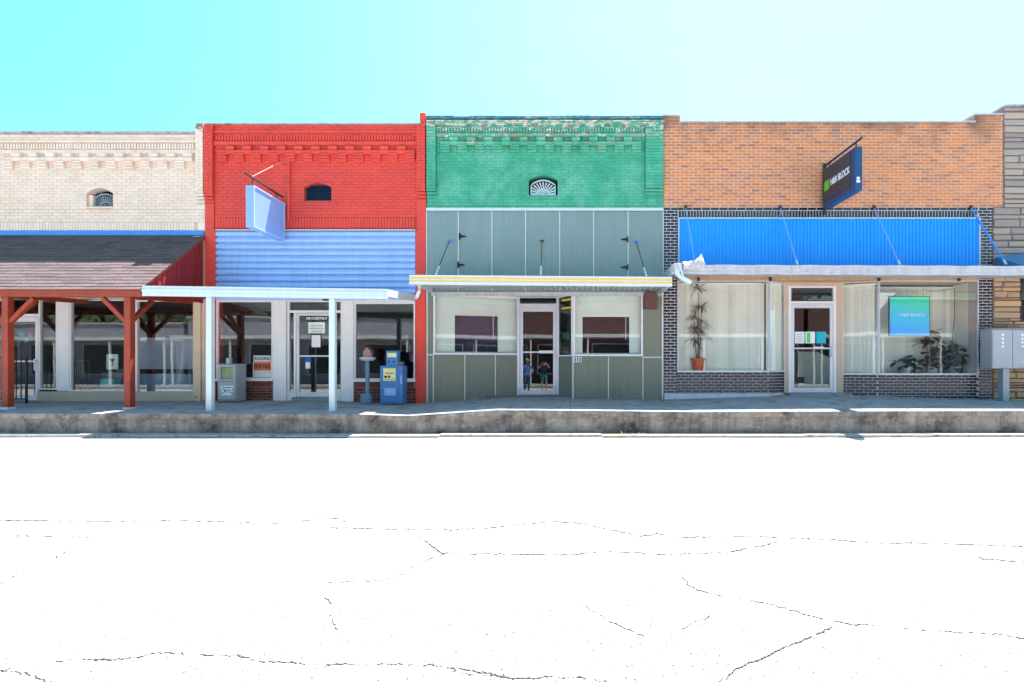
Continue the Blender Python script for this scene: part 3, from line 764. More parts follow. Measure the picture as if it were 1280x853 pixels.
pilaster(wall, 'red_paint', 'red_mortar', 521.8, 532.6, 157, 237, .09)
MB().box(X(526), X(532.7), -.10, .28, top + .032, Z(143.5)).build('pier_cap', 'red_paint', wall, bevel=.008)
MB().box(X(257), X(532.8), -.03, .32, top + .003, top + .03).build('coping', 'grey_coping', b)
for (pa, pb, yy) in ((257.2, 268.4, 255), (521.8, 532.7, 250)):
    MB().box(X(pa), X(pb), -.03, .009, Z(288), Z(yy)).build('pier', 'red_paint', b)
MB().box(X(257.2), X(270.4), -.032, .25, .3, Z(288.1)).build('pier', 'red_paint', b, bevel=.008)
MB().box(X(519.6), X(532.7), -.032, .25, .3, Z(288.1)).build('pier', 'red_paint', b, bevel=.008)
arch_fill(wall, 'red_paint', vent[0], vent[1], Z(234), vent[3], -.004, .26)
fan_vent(b, X(380.5), X(413.5), Z(250.5), Z(230.5), .09, 'navy_louvre', 'navy', 'louvre')
# horizontal corrugated sheet
cs = MB(); pitch = W(8.0); zt, zb = Z(288.8), Z(373); prof = []
z = zt
while z > zb:
    prof += [(.03, z), (-.012, z - pitch*.16), (-.030, z - pitch*.45), (-.022, z - pitch*.78), (.03, z - pitch * .90)]; z -= pitch
xa, xb = X(270.8), X(519.4)
for (ya, za), (yb, zb_) in zip(prof, prof[1:]): cs.add([(xa, ya - .008, za), (xb, ya - .008, za), (xb, yb - .008, zb_), (xa, yb - .008, zb_)], [(0, 1, 2, 3)])
sheet = cs.build('corrugated_panel', 'corrugated_lilac', b)
MB().box(xa, xb, .05, .25, zb, zt - .001).build('backing', 'corrugated_lilac', b)
MB().box(xa, xb, -.045, -.002, zt, zt + .022).build('panel_trim', 'white_metal', b)
# storefront
head = Z(376)
MB().box(X(270.8), X(519.4), -.01, .2, head, Z(371.5)).build('head_rail', 'white_paint', b)
window(b, (X(271), .03), (X(341.5), .03), Z(474), head - .002, .035, sill=.05)
window(b, (X(443), .03), (X(519), .03), Z(475), Z(378.5), .035, sill=.05)
MB().box(X(442.8), X(519.4), -.005, .15, Z(378.3), head - .003).build('head_rail', 'white_paint', b)
for (pa, pb) in ((342, 358), (428, 442.5)):
    MB().box(X(pa), X(pb), -.03, .15, .3, head - .003).build('column', 'white_paint', b, bevel=.006)
for (pa, pb, yt) in ((270.6, 341.8, 476.5), (442.7, 519.4, 477.8)):
    MB().box(X(pa), X(pb), .012, .15, .3, Z(yt)).build('stall_riser', 'brown_mortar', b)
    bricks(b, [(X(pa), X(pb), Z(509), Z(yt + 7.5))], [], 'brown_brick', yf=.002, nparts=60, near=(X((pa+pb)/2), Z(490)), seed=8)
    q = MB(); w_ = W(3.7); brick_shape(q, -w_/2 + .005, w_/2 - .005, Z(yt + 7), Z(yt), .002, .05); me = q.mesh('soldier_brick', m='brown_brick')
    for i in range(int((pb - pa) / 3.7)): inst('soldier_brick', me, (X(pa + 3.7*(i + .5)), 0, 0), b)
zd = Z(496.5); dl, dr = X(358.3), X(427.8)
fr = MB((dl, .07), (dr, .07)); L = dr - dl
fr.box(0, .05, -.02, .05, zd - .12, head - .005); fr.box(L - .05, L, -.02, .05, zd - .12, head - .005)
fr.box(.05, L - .05, -.02, .05, Z(391), Z(388)); fr.box(.05, L - .05, -.02, .05, head - .03, head - .005)
u0, u1 = X(369.3) - dl, X(416.5) - dl
fr.box(u0 - .055, u0 - .004, -.02, .05, zd - .1, Z(391) - .001); fr.box(u1 + .004, u1 + .05, -.02, .05, zd - .1, Z(391) - .001)
fr.box(.05, u0 - .055, -.02, .05, zd - .1, zd + .12); fr.box(u1 + .05, L - .05, -.02, .05, zd - .1, zd + .12)
dfr = fr.build('door_frame', 'white_paint', b, bevel=.004)
for (ua, ub, za, zb) in ((.05, L - .05, Z(388), head - .03), (.05, u0 - .055, zd + .12, Z(391)), (u1 + .05, L - .05, zd + .12, Z(391))):
    MB((dl, .07), (dr, .07)).box(ua, ub, .005, .011, za, zb).build('pane', 'dark_glass', dfr)
P0, P1 = (X(369.3), .07), (X(416.5), .07)
d = door(b, P0, P1, zd, Z(391.4), .07, 'aluminium', bar=.487, bottom=.12, top=.065)
MB(P0, P1).box(-.02, u1 - u0 + .02, -.1, .22, zd - .2, zd - .003).build('threshold', 'concrete', b)
text('lettering', '109 CHESTNUT', .085, 'ink_white', d, (X(394.3),   .07 - .012, Z(398)), width=W(26.5), bold=.002)
n_ = .012
flat('notice', 'paper', d, P0, P1, X(384) - P0[0], X(405) - P0[0], Z(416.5), Z(402.8), n_, label='white notice with three lines of green lettering')
for i, wd in enumerate((15, 18, 13)):
    flat('print_line', 'ink_green', d, P0, P1, X(394.5 - wd/2) - P0[0], X(394.5 + wd/2) - P0[0], Z(408 + i*3.6), Z(406.2 + i*3.6), n_ + .0035, .001)
flat('notice', 'ink_black', d, P0, P1, X(387.4) - P0[0], X(400) - P0[0], Z(434.8), Z(417.8), n_, .002)
flat('notice', 'paper', d, P0, P1, X(388.3) - P0[0], X(399.2) - P0[0], Z(434), Z(419), n_ + .0025)
flat('sticker', 'paper_blue', d, P0, P1, X(380) - P0[0], X(387.3) - P0[0], Z(452.5), Z(447.5), n_)
flat('sticker', 'paper', d, P0, P1, X(380.5) - P0[0], X(386.3) - P0[0], Z(461), Z(453), n_)
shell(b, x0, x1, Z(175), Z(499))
# FOR SALE sign in the window
fs = thing('sale_sign', (X(327), .0, Z(472)), 'white and orange building for sale sign in red shop window', 'sign')
Q0, Q1 = (X(315), .0), (X(341), .0)
flat('board', 'paper', fs, Q0, Q1, 0, W(24), Z(471.5), Z(452.5), -.045, .01)
flat('board', 'paper', fs, Q0, Q1, W(.8), W(22.6), Z(452.3), Z(444.6), -.045, .01)
flat('orange_field', 'orange_ink', fs, Q0, Q1, W(1.2), W(22.6), Z(463.3), Z(453), -.034, .002)
text('lettering', 'FOR SALE', .13, 'ink_black', fs, (X(327), .030, Z(458.2)), width=W(19.5), bold=.003)
text('lettering', 'BUILDING', .10, 'ink_black', fs, (X(327), .032, Z(448.4)), width=W(19.5), bold=.001)

# -- white flat canopy on two posts
cs_ = 2.2
cn = thing('flat_canopy', (X(340, 2.1), -2.1, zk(X(340, 2.1))), 'white flat metal canopy on two square posts before red shop', 'canopy')
zl, zr = Z(357.3, cs_), Z(361.4, cs_); xl, xr = X(178, cs_), X(484, cs_); wl, wr = X(270.9), X(519)
def canopy(cn, xl, xr, wl, wr, zl, zr, rise, s, fh, m_f, m_d, rib=.16, overlap=0):
    """sloping ribbed deck between a wall and a deep front fascia"""
    nb = max(6, int((xr - xl) / rib)); dk = MB(); t = .012
    for i in range(nb * 4):
        def edge(j):
            f_ = j / (nb * 4); up = .035 if (j % 4) in (1, 2) else 0
            return (xl + (xr - xl) * f_, -s + .02, zl + (zr - zl) * f_ - .075 + up), (wl + (wr - wl) * f_, -.01, zl + (zr - zl) * f_ + rise - .075 + up)
        (a0, b0), (a1, b1) = edge(i), edge(i + 1)
        dn = Vector((0, 0, t))
        dk.hexa([tuple(Vector(a0) - dn), tuple(Vector(a1) - dn), tuple(Vector(b1) - dn), tuple(Vector(b0) - dn), a0, a1, b1, b0])
    return dk.build('deck', m_d, cn)
canopy(cn, xl + .02, xr - .02, wl, wr, zl, zr, .16, cs_, .2, 'white_metal', 'white_metal')
fh = .205
fa = MB()
for (d0, d1, o_) in ((0, .06, .0), (.062, .13, .02), (.132, fh, .008)):
    fa.hexa([(xl, -cs_ - o_, zl - d1), (xr, -cs_ - o_, zr - d1), (xr, -cs_ + .05, zr - d1), (xl, -cs_ + .05, zl - d1), (xl, -cs_ - o_, zl - d0), (xr, -cs_ - o_, zr - d0), (xr, -cs_ + .05, zr - d0), (xl, -cs_ + .05, zl - d0)])
fa.build('fascia', 'white_metal', cn)
for (xa_, wa_, za_, sg) in ((xl, wl, zl, 1), (xr, wr, zr, -1)):
    e = MB(); q = -.03 * sg
    e.hexa([(min(xa_, xa_ - q), -cs_ + .052, za_ - .15), (max(xa_, xa_ - q), -cs_ + .052, za_ - .15), (max(wa_, wa_ - q), -.02, za_ + .03), (min(wa_, wa_ - q), -.02, za_ + .03),
            (min(xa_, xa_ - q), -cs_ + .052, za_ - .002), (max(xa_, xa_ - q), -cs_ + .052, za_ - .002), (max(wa_, wa_ - q), -.02, za_ + .19), (min(wa_, wa_ - q), -.02, za_ + .19)])
    e.build('side_fascia', 'white_metal', cn)
zb_ = min(zl, zr) - fh
tb = MB(); tb.hexa([(xl + .1, -2.16, zl - fh - .10), (xr - .1, -2.16, zr - fh - .10), (xr - .1, -2.06, zr - fh - .10), (xl + .1, -2.06, zl - fh - .10), (xl + .1, -2.16, zl - fh - .003), (xr - .1, -2.16, zr - fh - .003), (xr - .1, -2.06, zr - fh - .003), (xl + .1, -2.06, zl - fh - .003)])
for pp in (263.5, 416.5):
    xa = X(pp, 2.1); f_ = (xa - xl) / (xr - xl); zt_ = zl + (zr - zl) * f_ - fh - .002
    MB().box(xa - .058, xa + .058, -2.17, -2.06, zk(xa) - .05 + .03, zt_).build('post', 'white_metal', cn, bevel=.006)
    MB().box(xa - .085, xa + .085, -2.195, -2.035, zk(xa) - .05, zk(xa) + .028).build('base_plate', 'old_white_metal', cn, bevel=.004)
    MB().box(xa - .20, xa - .07, -2.15, -2.06, zt_ - .028, zt_ - .002).build('bracket', 'black_metal', cn)

# -- projecting blank sign on the red wall
sg = thing('projecting_sign', (X(359), 0, Z(247)), 'blank pale blue box sign hung from a pole on red wall', 'sign')
xs_ = X(354); th = .075; y_n, y_f = -1.34, -.08; zt, zb = HC + 3.93, HC + 3.02
box_ = MB().box(xs_ - th, xs_ + th, y_n, y_f, zb, zt).build('sign_box', 'pale_sign', sg, bevel=.008)
for q in (-1, 1):
    xx = xs_ + q * (th + .002)
    e = MB()
    for (ya, yb, za, zc) in ((y_n, y_f, zb, zb + .035), (y_n, y_f, zt - .035, zt), (y_n, y_n + .035, zb + .035, zt - .035), (y_f - .035, y_f, zb + .035, zt - .035)):
        e.box(min(xx, xx + q*.012), max(xx, xx + q*.012), ya, yb, za, zc)
    e.build('rim', 'sign_rim', box_)
MB().tube([(xs_, -.02, HC + 4.10), (xs_, -1.50, HC + 4.13)], .022).build('arm', 'dark_rod', sg)
MB().tube([(X(362), -.05, Z(198)), (X(362), -.05, Z(277))], .03).build('wall_pole', 'red_paint', sg)
MB().tube([(xs_, -1.30, HC + 4.12), (X(352), -.02, Z(203))], .006, 6).build('guy_wire', 'tan_trim', sg)
for yy in (-.3, -1.26): MB().tube([(xs_, yy, zt - .01), (xs_, yy, HC + 4.11)], .012, 6).build('hanger', 'dark_rod', sg)

# ================================================================== GREEN BRICK BUILDING
b = thing('brick_building', (X(680), 0, .55), 'green painted brick shop with grey-green panel front, number 111', 'building')
x0, x1 = X(533.3), X(829); top = Z(149.5)
vent = (X(661), X(697), Z(244), Z(219))
wall = core(b, 'wall', [(x0, x1, Z(263), top)], [vent], 'green_mortar')
bricks(wall, [(X(545.8), X(806.2), Z(261), top)], [vent], 'green_paint', nparts=300, near=(X(680), Z(225)), seed=5, BJ=.010)
bricks(wall, [(x0, X(545.8), Z(261), Z(248.5)), (X(806.2), x1, Z(261), Z(248.5))], [], 'green_paint', nparts=0, seed=6)
corbels(wall, 'green_paint', 546, 806, 21.7, 173, 183, 191.5)
dentils(wall, 'green_paint', 546, 806, 160, 166.5)
for (ya, yb, o_) in ((151.2, 152.9, .05), (153.2, 155, .035), (155.3, 157.2, .045)):
    bq = MB(); xx = x0; rn = random.Random(int(ya))
    while xx < x1:
        l = rn.uniform(.16, .24); brick_shape(bq, xx, min(xx + l - .008, x1), Z(yb), Z(ya), -o_ + rn.uniform(-.008, .004), .08); xx += l
    stuff(bq.build('cornice_course', 'green_paint', wall))
MB().box(X(546), X(806), -.055, .02, Z(172), Z(168)).build('string_course', 'green_paint', wall)
pilaster(wall, 'green_paint', 'green_mortar', 534, 545.6, 157.6, 237, .09)
pilaster(wall, 'green_paint', 'green_mortar', 806.4, 828.6, 157.6, 233, .09)
cp = MB(); xx = x0; rn = random.Random(15)
while xx < x1:
    l = rn.uniform(.3, .7); cp.box(xx, min(xx + l - .006, x1), -.06 + rn.uniform(-.006, .006), .32, top + .002, top + .055 + rn.uniform(-.008, .012)); xx += l
cp.build('coping', 'teal_coping', b)
arch_fill(wall, 'green_paint', vent[0], vent[1], Z(225), vent[3], -.004, .26)
fan_vent(b, X(663), X(694.6), Z(243), Z(223.5), .07, 'white_metal', 'navy', 'slots')
MB().box(x0, x1, -.05, -.003, Z(264.2), Z(260.6)).build('panel_trim', 'white_metal', b)
seam = [533.5, 573, 615, 657, 699.6, 742, 785, 828.8]
for a, c in zip(seam, seam[1:]):
    MB().box(X(a) + .004, X(c) - .004, -.012 + random.uniform(0, .003), .1, Z(364), Z(264.6)).build('panel', 'grey_green_panel', b)
for q in seam:
    MB().box(X(q) - .010, X(q) + .010, -.022, -.013, Z(364), Z(264.6)).build('batten', 'batten', b)
for (hx, hy, s_) in ((574.5, 296, 1), (572.5, 331.5, 1), (784.5, 299.8, -1), (784.5, 334.5, -1)):     # strap hinges
    e = MB(); xx = X(hx); zz = Z(hy)
    e.box(xx - .012, xx + .03 if s_ > 0 else xx + .012, -.04, -.023, zz - .075, zz + .075)
    e.prism([(xx + s_*.02, zz - .03), (xx + s_*.17, zz - .008), (xx + s_*.17, zz + .008), (xx + s_*.02, zz + .03)], 'y', -.036, -.0225)
    e.build('hinge', 'black_metal', b)
# storefront: left window slants in to the recessed door
yr = .55
A0, A1 = (X(541.5), .0), (X(648, -yr), yr)
DL, DR = (X(648, -yr), yr), (X(697.3, -yr), yr)
S0, S1 = (X(697.3, -yr), yr), (X(716.5), .0)
B0, B1 = (X(716.5), .0), (X(803.5), .0)
hz_, sz = Z(367.5), Z(443.5)
LA = (Vector(A1) - Vector(A0)).length; LS = (Vector(S1) - Vector(S0)).length; LB = B1[0] - B0[0]
MB().box(x0 + .002, X(541.2), -.012, .1, .3, Z(364.5)).build('panel', 'olive_panel', b)
MB().box(X(804), x1 - .002, -.012, .1, .3, Z(364.5)).build('panel', 'olive_panel', b)
MB().box(X(533.6), X(541), -.02, -.0125, Z(444.5), Z(443)).build('batten', 'batten', b); MB().box(X(804.2), X(828.6), -.02, -.0125, Z(447.6), Z(446.2)).build('batten', 'batten', b)
MB().box(X(533.5), X(535), -.03, -.0125, .3, Z(364.5)).build('batten', 'batten', b); MB().box(X(827), X(828.9), -.03, -.0125, .3, Z(364.5)).build('batten', 'batten', b)
window(b, A0, A1, sz, hz_, .045, depth=.06)
window(b, B0, B1, Z(445.5), hz_, .045, depth=.06)
window(b, S0, S1, Z(445.5), hz_, .035, g='dark_glass', depth=.06)
soff = MB(); soff.add([(x0 + .01, -.01, hz_ + .004), (x1 - .01, -.01, hz_ + .004), (x1 - .01, .8, hz_ + .004), (x0 + .01, .8, hz_ + .004), (x0 + .01, -.01, hz_ + .02), (x1 - .01, -.01, hz_ + .02), (x1 - .01, .8, hz_ + .02), (x0 + .01, .8, hz_ + .02)], [(0, 1, 2, 3), (4, 7, 6, 5), (0, 4, 5, 1), (1, 5, 6, 2), (2, 6, 7, 3), (3, 7, 4, 0)])
soff.build('recess_soffit', 'grey_green_panel', b)
MB().box(x0 + .01, x1 - .01, -.02, .0, hz_ + .022, Z(364.2)).build('head_board', 'grey_green_panel', b)
for (P0, P1, L, zt_, seams) in ((A0, A1, LA, sz, (.36, .72)), (S0, S1, LS, Z(445.5), ()), (B0, B1, LB, Z(445.5), (.505,))):
    us = [0] + [L * q for q in seams] + [L]
    for a, c in zip(us, us[1:]):
        MB(P0, P1).box(a + .006, c - .006, -.05, .018, .3, zt_ - .004).build('panel', 'olive_panel', b)
    for u in us: MB(P0, P1).box(u - .011, u + .011, .019, .03, .3, zt_ - .005).build('batten', 'batten', b)
zd = Z(493.3, -yr); zdt = Z(384.5, -yr)
Ld = DR[0] - DL[0]
fr = MB(DL, DR); fr.box(-.03, .04, -.02, .06, zd - .1, hz_); fr.box(Ld - .04, Ld + .03, -.02, .06, zd - .1, hz_); fr.box(.04, Ld - .04, -.02, .06, zdt + .002, zdt + .09); fr.box(.04, Ld - .04, -.02, .06, hz_ - .03, hz_)
dfr = fr.build('door_frame', 'aluminium', b, bevel=.004)
MB(DL, DR).box(.04, Ld - .04, .005, .011, zdt + .09, hz_ - .03).build('pane', 'dark_glass', dfr)
E0, E1 = (DL[0] + .045, yr), (DR[0] - .045, yr)
d = door(b, E0, E1, zd, zdt, .075, 'aluminium', bar=.485, bottom=.10, n0=-.01)
MB(E0, E1).box(Ld * .48, Ld - .13, .085, .12, zd + (zdt - zd)*.485 - .03, zd + (zdt - zd)*.485 + .04).build('push_plate', 'aluminium', d)
# ramped landing up to the door
ld = MB(); zz0 = zf(X(590)); 
ld.prism([(X(560), -.02), (X(716), -.02), (X(697.5, -yr), yr + .1), (X(648, -yr), yr + .1)], 'z', .31, zd - .006)
MB().box(DL[0] - .05, DR[0] + .05, yr - .08, yr + .06, zd - .2, zd - .004).build('threshold', 'concrete', b)
nl = MB(); za_, zb_ = zf(X(560)) - .01, zd - .02
nl.hexa([(X(575), -.25, .31), (X(720), -.25, .31), (X(720), yr + .05, .31), (X(575), yr + .05, .31), (X(575), -.25, zf(X(575)) - .01), (X(720), -.25, zf(X(720)) - .02), (X(720), yr + .05, zd - .006), (X(575), yr + .05, zf(X(575)))])
nl.build('landing', 'concrete', b)
# number plate, painted tube reflections, brown box
pl = MB(B0, B1).box(W(.8), W(10.5), .032, .04, Z(453), Z(446.8)).build('number_plate', 'paper', b)
for i in range(3): MB(B0, B1).box(W(2 + i*3), W(3.4 + i*3), .041, .044, Z(452.4), Z(447.4)).build('number', 'ink_black', pl)
MB().box(X(804.3), X(820.5), -.16, -.014, Z(387), Z(366.5)).build('speaker_box', 'brown_box', b, bevel=.015, label='small dark brown box high on the wall')
for (pa, pb, ya, yb) in ((.30, .95, 374.8, 372.6), (.30, .95, 385, 383.2)):  # yellow strips on the sidelight glass stand in for reflections of lit tubes
    MB(S0, S1).box(LS*pa, LS*pb, .014, .017, Z(ya), Z(yb)).build('tube_reflection', 'yellow_tube_reflection', b)
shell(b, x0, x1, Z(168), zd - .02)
# pale display walls with an inner window behind each pane
for (P0, P1, L, ua, ub, ya, yb, zs) in ((A0, A1, LA, .24, .77, 389, 440.5, sz), (B0, B1, LB, .125, .83, 391.5, 442.5, Z(445.5))):
    e = MB(P0, P1); h0, h1 = Z(yb), Z(ya); n0, n1 = -.16, -.13
    e.box(0.03, L*ua, n0, n1, zs, hz_ - .01); e.box(L*ub, L - .03, n0, n1, zs, hz_ - .01)
    e.box(L*ua, L*ub, n0, n1, h1, hz_ - .01); e.box(L*ua, L*ub, n0, n1, zs, h0)
    dw = e.build('display_wall', 'mint_panel', b)
    e = MB(P0, P1).frame_box(L*ua, L*ub, h0, h1, .02, n0 - .02, n1 - .004); e.build('inner_frame', 'mint_panel', dw)
    MB(P0, P1).box(L*ua, L*ub, n0 - .03, n0 - .024, h0, h1).build('inner_pane', 'inner_glass', dw)
    MB(P0, P1).box(L*ua + .02, L*ub - .02, n0 + .0, n1 + .01, h1 - .08, h1 - .02).build('blind_rail', 'blind', dw)
    MB(P0, P1).box(L*(ub - .07), L*(ub - .07) + .012, n1 + .012, n1 + .02, h0 + .35, h1 - .08).build('blind_wand', 'white_paint', dw)
    MB(P0, P1).box(L*ua - .1, L*ub + .1, n0 - (.6 if P0 is B0 else .2), n0 - (.58 if P0 is B0 else .18), h0 - .1, h1 + .1).build('back_panel', 'navy_cloth' if P0 is B0 else 'slate_panel', dw)

# -- striped canopy
cs_ = 1.55
cn = thing('striped_canopy', (X(680), 0, Z(345)), 'flat canopy with white and yellow striped edge over green shop', 'canopy')
xl, xr = X(512, cs_), X(840, cs_); wl, wr = X(540), X(826)
zl, zr = Z(344, cs_), Z(346.6, cs_)
canopy(cn, xl + .02, xr - .02, wl, wr, zl - .06, zr - .06, .09, cs_, .2, 'white_metal', 'old_white_metal', rib=.125)
for (d0, d1, o_, m_) in ((0, .035, .02, 'white_metal'), (.036, .078, .012, 'yellow_stripe'), (.079, .10, .02, 'white_metal'), (.101, .138, .012, 'yellow_stripe'), (.139, .205, .022, 'white_metal')):
    e = MB(); e.hexa([(xl, -cs_ - o_, zl - d1), (xr, -cs_ - o_, zr - d1), (xr, -cs_ + .03, zr - d1), (xl, -cs_ + .03, zl - d1), (xl, -cs_ - o_, zl - d0), (xr, -cs_ - o_, zr - d0), (xr, -cs_ + .03, zr - d0), (xl, -cs_ + .03, zl - d0)])
    e.build('fascia_strip', m_, cn)
for (xa_, wa_, za_) in ((xl, wl, zl), (xr, wr, zr)):
    sgn = 1 if xa_ == xl else -1; q = .025 * sgn
    lo_, hi_ = (min(0, q), max(0, q))
    e = MB(); e.hexa([(xa_ + lo_, -cs_ + .031, za_ - .18), (xa_ + hi_, -cs_ + .031, za_ - .18), (wa_ + hi_, -.03, za_ - .16), (wa_ + lo_, -.03, za_ - .16), (xa_ + lo_, -cs_ + .031, za_ - .002), (xa_ + hi_, -cs_ + .031, za_ - .002), (wa_ + hi_, -.03, za_ + .02), (wa_ + lo_, -.03, za_ + .02)])
    e.build('side_fascia', 'white_metal', cn)
MB().box(wl, wr, -.06, -.024, zr - .20, zr - .10).build('ledger', 'old_white_metal', cn)
for (pa, ya, pb, yb) in ((562, 302, 545, 344), (677.5, 302, 676, 344), (795, 303, 808, 346)):
    a = Vector((X(pa), -.03, Z(ya))); c = Vector((X(pb, 1.25), -1.25, Z(yb - 1, 1.25))); k = a.lerp(c, .78)
    MB().tube([a, k], .011, 6).build('tie_rod', 'rust' if pa > 600 and pa < 700 else 'dark_rod', cn)
    MB().tube([k, c], .020, 6).build('rod_end', 'white_metal', cn)
    MB().box(a.x - .05, a.x + .05, -.036, -.0225, a.z - .02, a.z + .03).build('anchor_plate', 'rust' if 600 < pa < 700 else 'blue_flashing', cn)
MB().tube([(X(524, 1.4), -1.4, zl - .2), (X(524, 1.4), -1.4, zl - .32), (X(522, 1.4) - .02, -1.35, zl - .42), (X(520, 1.4) - .06, -1.2, zl - .45)], .04, 8).build('downspout', 'white_metal', cn)

# ================================================================== ORANGE BRICK BUILDING
b = thing('brick_building', (X(1040), 0, .55), 'orange brick shop with black glazed brick front and blue panel', 'building')
x0, x1 = X(829.4), X(1254); top = Z(153.5)
wall = core(b, 'wall', [(x0, x1, Z(259), top), (x0, X(850), top, Z(145.5)), (X(1219), x1, top, Z(144))], [], 'orange_mortar')
bricks(wall, [(x0, x1, Z(259), top)], [], 'orange_brick', nparts=220, near=(X(1000), Z(215)), seed=7, BJ=.0175)
bricks(wall, [(x0, X(850), top, Z(145.5)), (X(1219), x1, top, Z(144))], [], 'orange_brick', nparts=0, seed=9)
def cope(xa, xb, z): MB().box(xa, xb, -.035, .33, z + .003, z + .035).build('coping', 'old_white_metal', b, bevel=.006)
cope(X(850.3), X(1218.7), top); cope(x0 - .01, X(850.2), Z(145.5)); cope(X(1216.5), x1 - .01, Z(144))
core(b, 'lower_wall', [(x0, X(847.5), .3, Z(259.3)), (X(1222.5), X(1241), .3, Z(259.3)), (X(847.5), X(1222.5), Z(273.5), Z(259.3))], [], 'pale_mortar')
bricks(b, [(x0, X(847.3), Z(503), Z(259.4)), (X(1222.7), X(1241), Z(503), Z(259.4))], [], 'black_brick', nparts=80, near=(X(1232), Z(450)), seed=10, bl=.175, BJ=.018)
bricks(b, [(X(847.5), X(1222.5), Z(263.2), Z(259.4))], [], 'black_brick', nparts=0, seed=11, BJ=.016)
soldiers(b, 'black_brick', 848, 1222, 263.8, 272.2, 3.74)
# ribbed blue sheet
bp = MB(); xa, xb = X(848.8), X(1222.6); zt, zb = Z(274), Z(346); n = int((xb - xa) / .085); rn = random.Random(3)
for i in range(n):
    p0 = xa + (xb - xa) * i / n; p1 = xa + (xb - xa) * (i + 1) / n; w_ = p1 - p0
    for (ua, ub, yv) in ((0, .34, -.012), (.34, .5, -.024), (.5, 1, -.014 - rn.uniform(0, .004))):
        bp.box(p0 + w_*ua, p0 + w_*ub, yv, .1, zb, zt)
bp.build('ribbed_panel', 'blue_sheet', b)
e = MB(); e.box(X(847.4), xa - .002, -.045, .0, Z(340), zt + .025); e.box(xb + .002, X(1224), -.045, .0, Z(340), zt + .025); e.box(xa - .002, xb + .002, -.045, -.001, zt + .001, zt + .025)
e.build('panel_trim', 'white_metal', b)
# storefront
yr = .32; hd = Z(351)
MB().box(X(847.6), X(1222.4), -.02, .12, hd + .004, Z(346.2)).build('head_board', 'tan_wood', b)
A0, A1 = (X(846.5), .0), (X(961), .0); A2 = (X(980, -yr), yr)
B0, B1 = (X(1053, -yr), yr), (X(1098), .0); B2 = (X(1222.3), .0)
zs = Z(464.5)
window(b, A0, A1, zs, hd, .022, 'aluminium', depth=.05); window(b, A1, A2, zs, hd, .022, 'aluminium', depth=.05)
zs2 = Z(468)
window(b, B0, B1, zs2, hd, .022, 'aluminium', depth=.05); window(b, B1, B2, zs2, hd, .022, 'aluminium', depth=.05)
def brick_riser(P0, P1, zt_, seed):
    L = (Vector(P1) - Vector(P0)).length
    MB(P0, P1).box(0, L, -.14, -.012, .3, zt_ - .004).build('stall_riser', 'pale_mortar', b)
    rn = random.Random(seed); i = 0; z = zt_ - .008; me = None; cnt = 0
    BH = .056; q = MB(); brick_shape(q, -.084, .084, -BH/2, BH/2, 0); me = q.mesh('brick', m='black_brick')
    u = (Vector(P1) - Vector(P0)).normalized(); rest = MB(P0, P1); ang = math.atan2(u.y, u.x)
    while z > .45:
        x = -(.0925 if i % 2 else 0)
        while x < L:
            a, c = max(x + .0085, .002), min(x + .1765, L - .002)
            if c - a > .1675:
                pq = Vector(P0) + u * (a + c) / 2; inst('brick', me, (pq.x, pq.y, z - BH/2), b, (0, 0, ang))
            elif c - a > .025: rest.box(a, c, -.04, 0, z - BH, z)
            x += .185
        z -= CH; i += 1
    if rest.v: stuff(rest.build('brickwork', 'black_brick', b))
    MB(P0, P1).box(-.0, L, -.05, .03, zt_ - .006, zt_ + .012).build('sill', 'aluminium', b)
brick_riser(A0, A1, zs - .012, 1); brick_riser(A1, A2, zs - .012, 2); brick_riser(B0, B1, zs2 - .012, 3); brick_riser(B1, B2, zs2 - .012, 4)
e = MB(); za_ = Z(492); e.box(x0 + .01, A1[0], -.06, -.003, .3, za_); e.build('base_course', 'white_base', b)
MB(A1, A2).box(.0, (Vector(A2) - Vector(A1)).length, .003, .06, .3, za_ - .002).build('base_course', 'white_base', b)
zd = Z(490.5, -yr); zdt = Z(380, -yr)
DL, DR = (X(985, -yr), yr), (X(1043.5, -yr), yr); Ld = DR[0] - DL[0]
MB(A2, DL).box(-.01, DL[0] - A2[0] - .01, -.06, .03, .3, hd).build('jamb', 'tan_trim', b); MB(DR, B0).box(.01, B0[0] - DR[0] + .01, -.06, .03, .3, hd).build('jamb', 'tan_trim', b)
fr = MB(DL, DR); zft = Z(358, -yr)
fr.box(-.01, .06, -.03, .05, zd - .06, zft); fr.box(Ld - .06, Ld + .01, -.03, .05, zd - .06, zft); fr.box(.06, Ld - .06, -.03, .05, zdt + .003, zdt + .06); fr.box(.06, Ld - .06, -.03, .05, zft - .045, zft)
dfr = fr.build('door_frame', 'white_paint', b, bevel=.004)
MB(DL, DR).box(.06, Ld - .06, .0, .006, zdt + .06, zft - .045).build('pane', 'dark_glass', dfr)
MB(DL, DR).box(-.01, Ld + .01, -.05, .03, zft + .003, hd).build('head_jamb', 'tan_trim', b)
E0, E1 = (DL[0] + .065, yr), (DR[0] - .065, yr)
d = door(b, E0, E1, zd, zdt, .075, 'aluminium', bar=.495, bottom=.11, n0=-.01)
MB(E0, E1).box(.52, .78, .085, .12, zd + (zdt - zd)*.495 - .02, zd + (zdt - zd)*.495 + .04).build('push_plate', 'aluminium', d)
for (pa, m_, lab) in ((993, 'paper', 'white paper notice'), (1006.2, 'paper', 'white paper notice with green band'), (1019.8, 'paper_teal', 'teal paper notice')):
    u = X(pa, -yr) - E0[0]
    flat('notice', m_, d, E0, E1, u, u + W(12, -yr), Z(429.5, -yr), Z(415, -yr), .022, label=lab)
u = X(1008, -yr) - E0[0]; flat('print_band', 'paper_green', d, E0, E1, u, u + W(4.2, -yr), Z(428.8, -yr), Z(416, -yr), .0255, .001)
